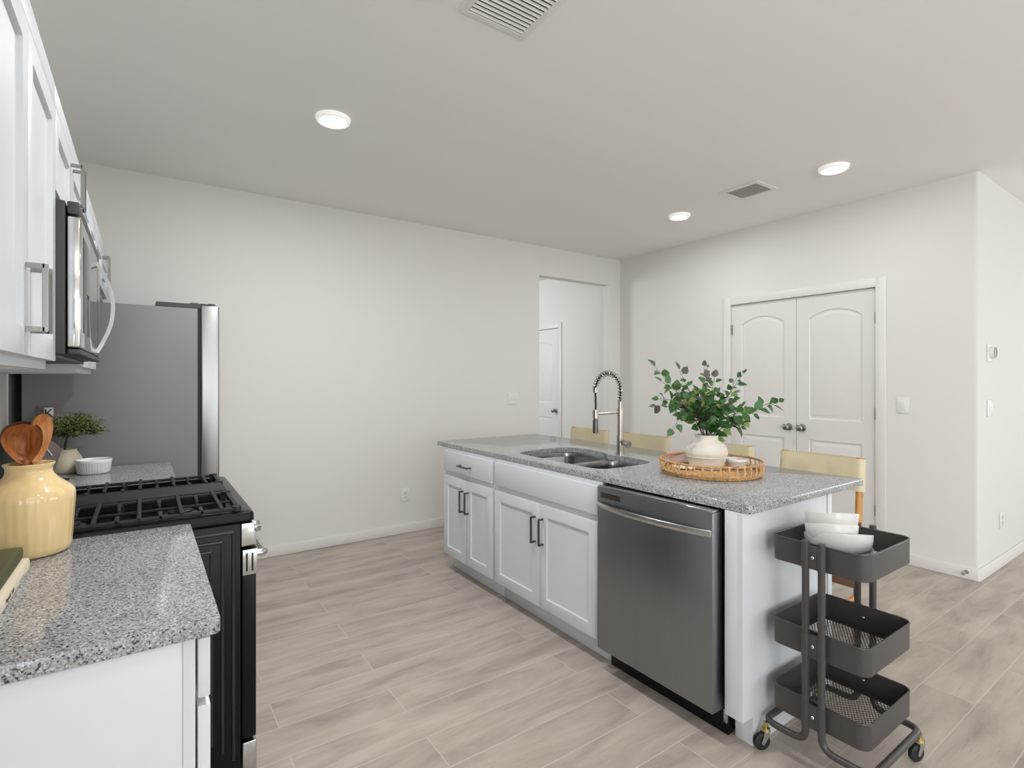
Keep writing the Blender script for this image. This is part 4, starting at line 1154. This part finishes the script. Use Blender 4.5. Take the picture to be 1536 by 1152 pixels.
# leafy branches
RV = Vector((.8205, -.5716, 0)); DV = Vector((.5716, .8205, 0)); UV = Vector((0, 0, 1))
def leaf_geo(fv, ff, p, d, up, L, W, cup):
    s = d.cross(up).normalized(); n = s.cross(d).normalized()
    i0 = len(fv); K = 6
    for k in range(K + 1):
        u = k / K
        w_ = W * (math.sin(math.pi * min(u * .96 + .04, 1) ** .75) ** .9) if 0 < k < K else 0
        c_ = p + d * L * u + n * (-cup * L * u * u)
        fv += [c_ + s * w_ + n * w_ * .28, c_, c_ - s * w_ + n * w_ * .28]
    for k in range(K):
        a = i0 + 3 * k
        ff += [(a, a + 1, a + 4, a + 3), (a + 1, a + 2, a + 5, a + 4)]
def branch(label, tip, via, seed, n_leaf=9, size=.05, mats='leaf', sub=2, start=.42, dusk=False):
    """tip / via are offsets (right, up, away) in metres from the vase mouth."""
    rnd = random.Random(seed)
    base = VC + Vector((0, 0, .05)); mouth = VC + Vector((0, 0, .158)) + RV * tip[0] * .07 + DV * tip[2] * .08
    P = lambda o: VC + Vector((0, 0, .158)) + RV * o[0] * .93 + UV * o[1] + DV * o[2]
    pts = smooth2([base + RV * (-tip[0] * .06), mouth, P(via), P(tip)], 10)
    t = thing('leafy_branch', label, 'branch', VC + Vector((0, 0, .16)), 0, 'leafy branches in the clay vase')
    st = MB(); n = len(pts)
    st.tube(pts, [.0026 - .0018 * i / (n - 1) for i in range(n)], 6)
    lv = {}
    def put(p, d, L, mk):
        fv, ff = lv.setdefault(mk, ([], []))
        leaf_geo(fv, ff, p, d, Vector((rnd.gauss(0, .5), rnd.gauss(0, .5), 1)) - DV * .9, L, L * rnd.uniform(.31, .43), rnd.uniform(.0, .35))
    def grow(pp, count, sz, s0):
        for k in range(count):
            u = s0 + (1 - s0) * k / max(count - 1, 1)
            i = min(int(u * (len(pp) - 1)), len(pp) - 1)
            tn = (pp[min(i + 1, len(pp) - 1)] - pp[max(i - 1, 0)]).normalized()
            side = (1 if k % 2 else -1)
            lat = tn.cross(DV).normalized() * side + DV * rnd.gauss(-.25, .55) + UV * rnd.gauss(0, .25)
            d = (tn * rnd.uniform(.3, .8) + lat.normalized() * .9).normalized() if k < count - 1 else (tn + UV * .1).normalized()
            L = sz * rnd.uniform(.8, 1.35) * (1 - .25 * u)
            mk = mats
            q9 = rnd.random()
            if q9 < .12: mk = 'leaflight'
            elif q9 < .2 and tip[0] < .1: mk = 'leafdark'
            if dusk and k >= count - 2 and pp is pts: mk = 'leafdark'
            pe = pp[i] + d * .008
            st.tube([pp[i], pe], .0008, 4)
            put(pe, d, L, mk)
    grow(pts, n_leaf, size, start)
    for s in range(sub):
        u = rnd.uniform(.45, .8); i = int(u * (n - 1)); tn = (pts[min(i + 1, n - 1)] - pts[i - 1]).normalized()
        dr_ = (tn + Vector((rnd.gauss(0, .6), rnd.gauss(0, .6), rnd.gauss(.05, .45)))).normalized()
        Ls = rnd.uniform(.07, .13)
        sp = smooth2([pts[i], pts[i] + dr_ * Ls * .5 + Vector((0, 0, .008)), pts[i] + dr_ * Ls], 5)
        st.tube(sp, .0011, 5); grow(sp, 4, size * .9, .3)
    st.build('stem', M['stem'], t)
    for mk, (fv, ff) in lv.items():
        b = MB(); b.poly(fv, ff); b.build('leaves', M[mk], t, smooth=70)
    return t
branch('leafy branch reaching highest up to the left of the vase', (-.262, .335, .02), (-.11, .17, .02), 1, 11, .054, 'leaf', 4)
branch('leafy branch arching lowest and farthest to the left of the vase', (-.275, .150, -.05), (-.13, .15, -.04), 2, 11, .050, 'leaf', 4, .4, True)
branch('leafy branch drooping at the left below the others', (-.20, .045, -.08), (-.125, .12, -.06), 3, 7, .046, 'leaf', 1)
branch('upright leafy branch left of the middle ending in a dusky round bud', (-.125, .320, .05), (-.06, .17, .03), 4, 10, .050, 'leaf', 3, .4, True)
branch('upright leafy branch in the middle with the broad pointed leaf', (-.02, .275, -.05), (-.02, .15, -.04), 5, 11, .060, 'leaf', 3)
branch('thin upright branch of dusky leaves over the middle of the vase', (.012, .335, .06), (.0, .18, .05), 6, 8, .034, 'leafdark', 1, .5)
branch('leafy branch with dark small leaves just right of the middle', (.075, .280, .08), (.04, .16, .05), 7, 10, .048, 'leaf', 3)
branch('thin leafy branch rising to the upper right of the vase', (.205, .300, .03), (.10, .15, .03), 8, 11, .044, 'leaf', 3)
branch('leafy branch stretching farthest right over the island', (.365, .165, -.02), (.17, .085, -.02), 9, 16, .054, 'leaf', 5, .3)
branch('short leafy branch leaning right in front of the others', (.15, .12, -.10), (.07, .09, -.06), 10, 10, .058, 'leaf', 2)
branch('short leafy branch leaning forward over the vase rim', (.03, .14, -.13), (.015, .11, -.07), 11, 9, .058, 'leaf', 2)
branch('bushy leafy branch filling the left middle of the bunch', (-.13, .18, -.02), (-.06, .12, -.02), 12, 13, .058, 'leaf', 5)
branch('bushy leafy branch at the back of the bunch', (.07, .19, .10), (.03, .13, .06), 13, 11, .054, 'leaf', 3)

# ------------------------------------------------------------------ counter stools behind the island
def make_stool(loc, label):
    t = thing('counter_stool', label, 'stool', loc, 0, 'cream-backed stools behind the island')
    W = .383 / 2                          # post centres
    post = lambda s: [Vector((-.045, s * W, .0005)), Vector((-.028, s * W, .45)), Vector((0, s * W, .9435))]
    for s in (-1, 1):
        b = MB(); b.tube(smooth2(post(s), 6), .0165, 14); b.build('leg', M['oak'], t, local=True)
        b = MB(); b.tube([(-.44, s * W, .0005), (-.425, s * W, .30), (-.42, s * W, .60)], .0155, 14); b.build('leg', M['oak'], t, local=True)
        b = MB(); b.tube([(-.432, s * W, .24), (-.036, s * W, .245)], .0115, 12); b.build('stretcher', M['oak'], t, local=True)
        b = MB(); b.tube([(-.422, s * W, .585), (-.022, s * W, .575)], .0125, 12); b.build('seat_rail', M['oak'], t, local=True)
    b = MB(); b.tube([(-.434, -W, .20), (-.434, W, .20)], .0115, 12); b.build('footrest', M['oak'], t, local=True)
    b = MB(); b.box(-.052, -.018, -W + .004, W - .004, .285, .325, .004); b.build('stretcher', M['brownleather'], t, local=True)
    # leather seat sling, dished between the side rails
    vs = []; fs = []; N = 14
    for i in range(N + 1):
        for j in range(3):
            y = -W - .012 + (2 * W + .024) * i / N; x = -.415 + .375 * j / 2
            vs.append(Vector((x, y, .604 - .028 * math.sin(math.pi * i / N) - .004 * j)))
    for i in range(N):
        for j in range(2): k = i * 3 + j; fs.append((k, k + 1, k + 4, k + 3))
    b = MB(); b.poly(vs, fs); o = b.build('seat', M['leather'], t, local=True, smooth=80)
    md = o.modifiers.new('thickness', 'SOLIDIFY'); md.thickness = .006
    # leather back band wrapped round both posts, slightly bowed
    Rb = .0225; path = []
    NB = 12
    for k in range(NB + 1):
        y = -W + 2 * W * k / NB; path.append((-Rb + .018 * (1 - (y / W) ** 2), y))
    for k in range(1, 8): a = math.pi - math.pi * k / 8; path.append((Rb * math.cos(a), W + Rb * math.sin(a)))
    for k in range(NB + 1):
        y = W - 2 * W * k / NB; path.append((Rb + .018 * (1 - (y / W) ** 2), y))
    for k in range(1, 8): a = -math.pi * k / 8; path.append((Rb * math.cos(a), -W + Rb * math.sin(a)))
    n = len(path); th = .0025; vs = []; fs = []
    zs = [.775, .80, .86, .915, .940]
    for q_, off in ((0, 0), (1, -th)):
        for zz in zs:
            tilt = (zz - .952) * .056
            for i, (x, y) in enumerate(path):
                a, c_ = path[i - 1], path[(i + 1) % n]; tx, ty = c_[0] - a[0], c_[1] - a[1]; L = math.hypot(tx, ty)
                nx, ny = -ty / L, tx / L
                vs.append(Vector((x + tilt + nx * off * -1, y + ny * off * -1, zz)))
    m = len(zs)
    for q_ in range(2):
        for r in range(m - 1):
            for i in range(n):
                j = (i + 1) % n; o_ = q_ * n * m
                fs.append((o_ + r * n + i, o_ + r * n + j, o_ + (r + 1) * n + j, o_ + (r + 1) * n + i))
    for r in (0, m - 1):
        for i in range(n): j = (i + 1) % n; fs.append((r * n + i, r * n + j, n * m + r * n + j, n * m + r * n + i))
    b = MB(); b.poly(vs, fs); b.build('backrest', M['leather'], t, local=True, smooth=60)
    return t
s1 = make_stool((3.0, 1.386, 0), 'cream-backed wooden stool at the near end of the island, right of the tray')
dup(s1, (3.0, 1.985, 0), 0, 'cream-backed stool half hidden behind the vase')
dup(s1, (3.0, 2.598, 0), 0, 'cream-backed stool just right of the faucet')
dup(s1, (3.0, 3.195, 0), 0, 'cream-backed stool at the far end, left of the faucet post')

# ------------------------------------------------------------------ utility cart with bowls
CX0, CX1, CY0, CY1 = 1.866, 2.236, .722, 1.036
t = thing('utility_cart', 'charcoal three-tier rolling cart beside the island end', 'cart', ((CX0 + CX1) / 2, (CY0 + CY1) / 2, 0))
YC = (CY0 + CY1) / 2
for zt, zb in ((.782, .698), (.486, .398), (.246, .163)):
    b = MB(); r = .036
    out = [rrect(CX0 + d, CX1 - d, CY0 + d, CY1 - d, r - d, 7) for d in (0, .0022)]
    n = len(out[0]); vs = []; fs = []
    for k in (0, 1):
        for zz in (zb, zt):
            vs += [Vector((p[0], p[1], zz)) for p in out[k]]
    for i in range(n):
        j = (i + 1) % n
        fs += [(i, j, n + j, n + i), (2 * n + i, 2 * n + j, 3 * n + j, 3 * n + i), (i, j, 2 * n + j, 2 * n + i), (n + i, n + j, 3 * n + j, 3 * n + i)]
    b.poly(vs, fs)
    b.tube([(p[0], p[1], zt) for p in rrect(CX0 + .001, CX1 - .001, CY0 + .001, CY1 - .001, r, 7)], .0032, 8, closed=True)
    # solid flange round the mesh floor
    fl = [rrect(CX0 + d, CX1 - d, CY0 + d, CY1 - d, r - d if d < .03 else .02, 7) for d in (.001, .028)]
    b.poly([Vector((p[0], p[1], zb + .001)) for L_ in fl for p in L_], [(i, (i + 1) % n, n + (i + 1) % n, n + i) for i in range(n)])
    tr = b.build('tray', M['cart'], t)
    # expanded-metal floor: two families of thin diagonal strands clipped to the flange opening
    b = MB(); x0, x1, y0, y1 = CX0 + .026, CX1 - .026, CY0 + .026, CY1 - .026
    sl = .55; pitch = .0108; vs = []; fs = []
    for sgn in (1, -1):
        k0 = -60
        for k in range(-60, 100):
            c0 = (y0 if sgn > 0 else y1) + (k * pitch)
            seg = []
            xa, xb_ = x0, x1
            f_ = lambda x: c0 + sgn * sl * (x - x0) if sgn > 0 else c0 - sl * (x - x0)
            # clip in y
            lo, hi = x0, x1
            if sgn > 0:
                lo = max(lo, x0 + (y0 - c0) / sl); hi = min(hi, x0 + (y1 - c0) / sl)
            else:
                lo = max(lo, x0 + (c0 - y1) / sl); hi = min(hi, x0 + (c0 - y0) / sl)
            if hi - lo < .004: continue
            p, q_ = Vector((lo, f_(lo), zb + .0012)), Vector((hi, f_(hi), zb + .0012))
            dr_ = (q_ - p).normalized(); s_ = Vector((-dr_.y, dr_.x, 0)) * .00125
            i0 = len(vs)
            for zz in (0, .0012): vs += [p + s_ + UV * zz, p - s_ + UV * zz, q_ - s_ + UV * zz, q_ + s_ + UV * zz]
            fs += [(i0, i0 + 1, i0 + 2, i0 + 3), (i0 + 4, i0 + 5, i0 + 6, i0 + 7), (i0, i0 + 3, i0 + 7, i0 + 4), (i0 + 1, i0 + 2, i0 + 6, i0 + 5)]
    b.poly(vs, fs); b.build('mesh_floor', M['cart'], tr, smooth=0)
# two bent tube frames: down at one short side, round under the trays, up at the other
XL, XR = CX0 - .014, CX1 + .014
zb_ = .108
for s in (1, -1):
    yp = YC + s * .026; yo = CY1 + .014 if s > 0 else CY0 - .018
    pts = fillet([(XL, yp, .795), (XL, yp, zb_), (XL, yo, zb_), (XR, yo, zb_), (XR, yp, zb_), (XR, yp, .795)], .045, 8)
    b = MB(); b.tube(pts, .0118, 14); b.build('tube_frame', M['cart'], t)
for x, o in ((XL, -1), (XR, 1)):
    for zz in (.742, .442, .204):
        b = MB(); b.box(x - .0065, x + .0065, YC - .026, YC + .026, zz - .039, zz + .039, .002)
        for s in (1, -1): b.cyl((x, YC + s * .026, zz - .040), (x, YC + s * .026, zz + .040), .0135, seg=18)
        br = b.build('bracket', M['cart'], t)
        b = MB()
        for p_, d_ in ((x + o * .0066, o), (x - o * .0175, -o)):
            b._lathe([(0, 0), (.0068, 0), (.0062, .002), (.0035, .0038), (0, .0042)], 14, Matrix.Rotation(d_ * math.pi / 2, 3, 'Y'), Vector((p_, YC, zz)))
        b.build('bolt', M['zinc'], br)
def caster(x, y, ang):
    d = Vector((math.cos(ang), math.sin(ang), 0)); s_ = Vector((-d.y, d.x, 0))
    wc = Vector((x, y, .0302)) + d * .016
    b = MB(); q_ = Vector((0, 0, 1)).rotation_difference(s_).to_matrix()
    b._lathe([(0, -.010), (.020, -.010), (.027, -.0085), (.030, -.006), (.030, -.001), (.0275, 0), (.030, .001), (.030, .006), (.027, .0085), (.020, .010), (0, .010)], 28, q_, wc)
    wh = b.build('caster_wheel', M['rubber'], t)
    b = MB()
    for k in (-1, 1):
        pl = []
        for (u, v) in ((-.016 - .010, .068), (-.016 + .012, .068), (-.016 + .016, .05), (.008, .03), (0, .021), (-.008, .03), (-.022, .052)):
            pl.append(wc - Vector((0, 0, .0302)) + d * u + UV * v)
        n = len(pl); vs = [p + s_ * k * .0118 for p in pl] + [p + s_ * k * .0136 for p in pl]
        b.poly(vs, [(i, (i + 1) % n, n + (i + 1) % n, n + i) for i in range(n)] + [tuple(range(n)), tuple(range(2 * n - 1, n - 1, -1))])
    b.cyl(wc - s_ * .0145, wc + s_ * .0145, .004, seg=10); b.build('caster_fork', M['zinc'], wh)
    b = MB(); b.cyl((x, y, .067), (x, y, .078), .0165, .014, 20); b.cyl((x, y, .078), (x, y, .099), .008, seg=14); b.build('caster_stem', M['brass'], wh)
caster(XL + .004, CY1 + .012, math.radians(152)); caster(XR - .004, CY0 - .016, math.radians(160))
caster(XL + .006, CY0 - .016, math.radians(215)); caster(XR - .006, CY1 + .012, math.radians(160))

BX = Vector((2.045, .880, .7015))
def dish(name, label, cat, c, prof, m, seg=56, scoop=0.0, k=1.0):
    b = MB().lathe([(p[0] * k, p[1]) for p in prof], c, seg)
    if scoop:                                   # rim cut on a slant, higher on the kitchen side
        h = max(p[1] for p in prof); dv = Vector((.72, .69, 0))
        for v in b.bm.verts: v.co.z -= scoop * (v.co - c).dot(dv) * ((v.co.z - c.z) / h) ** 1.5
    return tag(b.build(name, m, smooth=60), label, cat, 'white tableware stacked on the cart')
dish('plate', 'wide pale plate at the bottom of the stack on the cart', 'plate', BX, [(0, 0), (.09, 0), (.115, .004), (.139, .020), (.1395, .0225), (.136, .0225), (.113, .0085), (.09, .005), (0, .005)], M['platewhite'])
dish('serving_bowl', 'lower of the two wide white bowls, under the other on the cart', 'bowl', BX + Vector((-.006, .004, .0056)), [(0, 0), (.075, 0), (.085, .003), (.105, .020), (.119, .0415), (.1185, .044), (.1155, .043), (.102, .024), (.083, .007), (0, .005)], M['bowl'], k=.9)
dish('serving_bowl', 'upper of the two wide white bowls, holding the small bowls', 'bowl', BX + Vector((-.006, .004, .0385)), [(0, 0), (.078, 0), (.094, .003), (.110, .013), (.1165, .028), (.1185, .050), (.1175, .0525), (.1150, .051), (.112, .030), (.105, .017), (.089, .0075), (0, .006)], M['bowl'], scoop=.25, k=.9)
SX = Vector((2.014, .895, .7475))
dish('small_bowl', 'lower small white bowl standing in the wide bowl', 'bowl', SX, [(0, 0), (.045, 0), (.055, .002), (.076, .022), (.081, .050), (.083, .078), (.081, .080), (.0785, .078), (.076, .050), (.070, .026), (.049, .006), (0, .005)], M['bowl'], scoop=.24)
dish('small_bowl', 'topmost small white bowl of the stack on the cart', 'bowl', SX + Vector((0, 0, .0395)), [(0, 0), (.045, 0), (.055, .002), (.075, .022), (.081, .050), (.085, .078), (.083, .080), (.0805, .078), (.076, .050), (.069, .026), (.049, .006), (0, .005)], M['bowl'], scoop=.24)
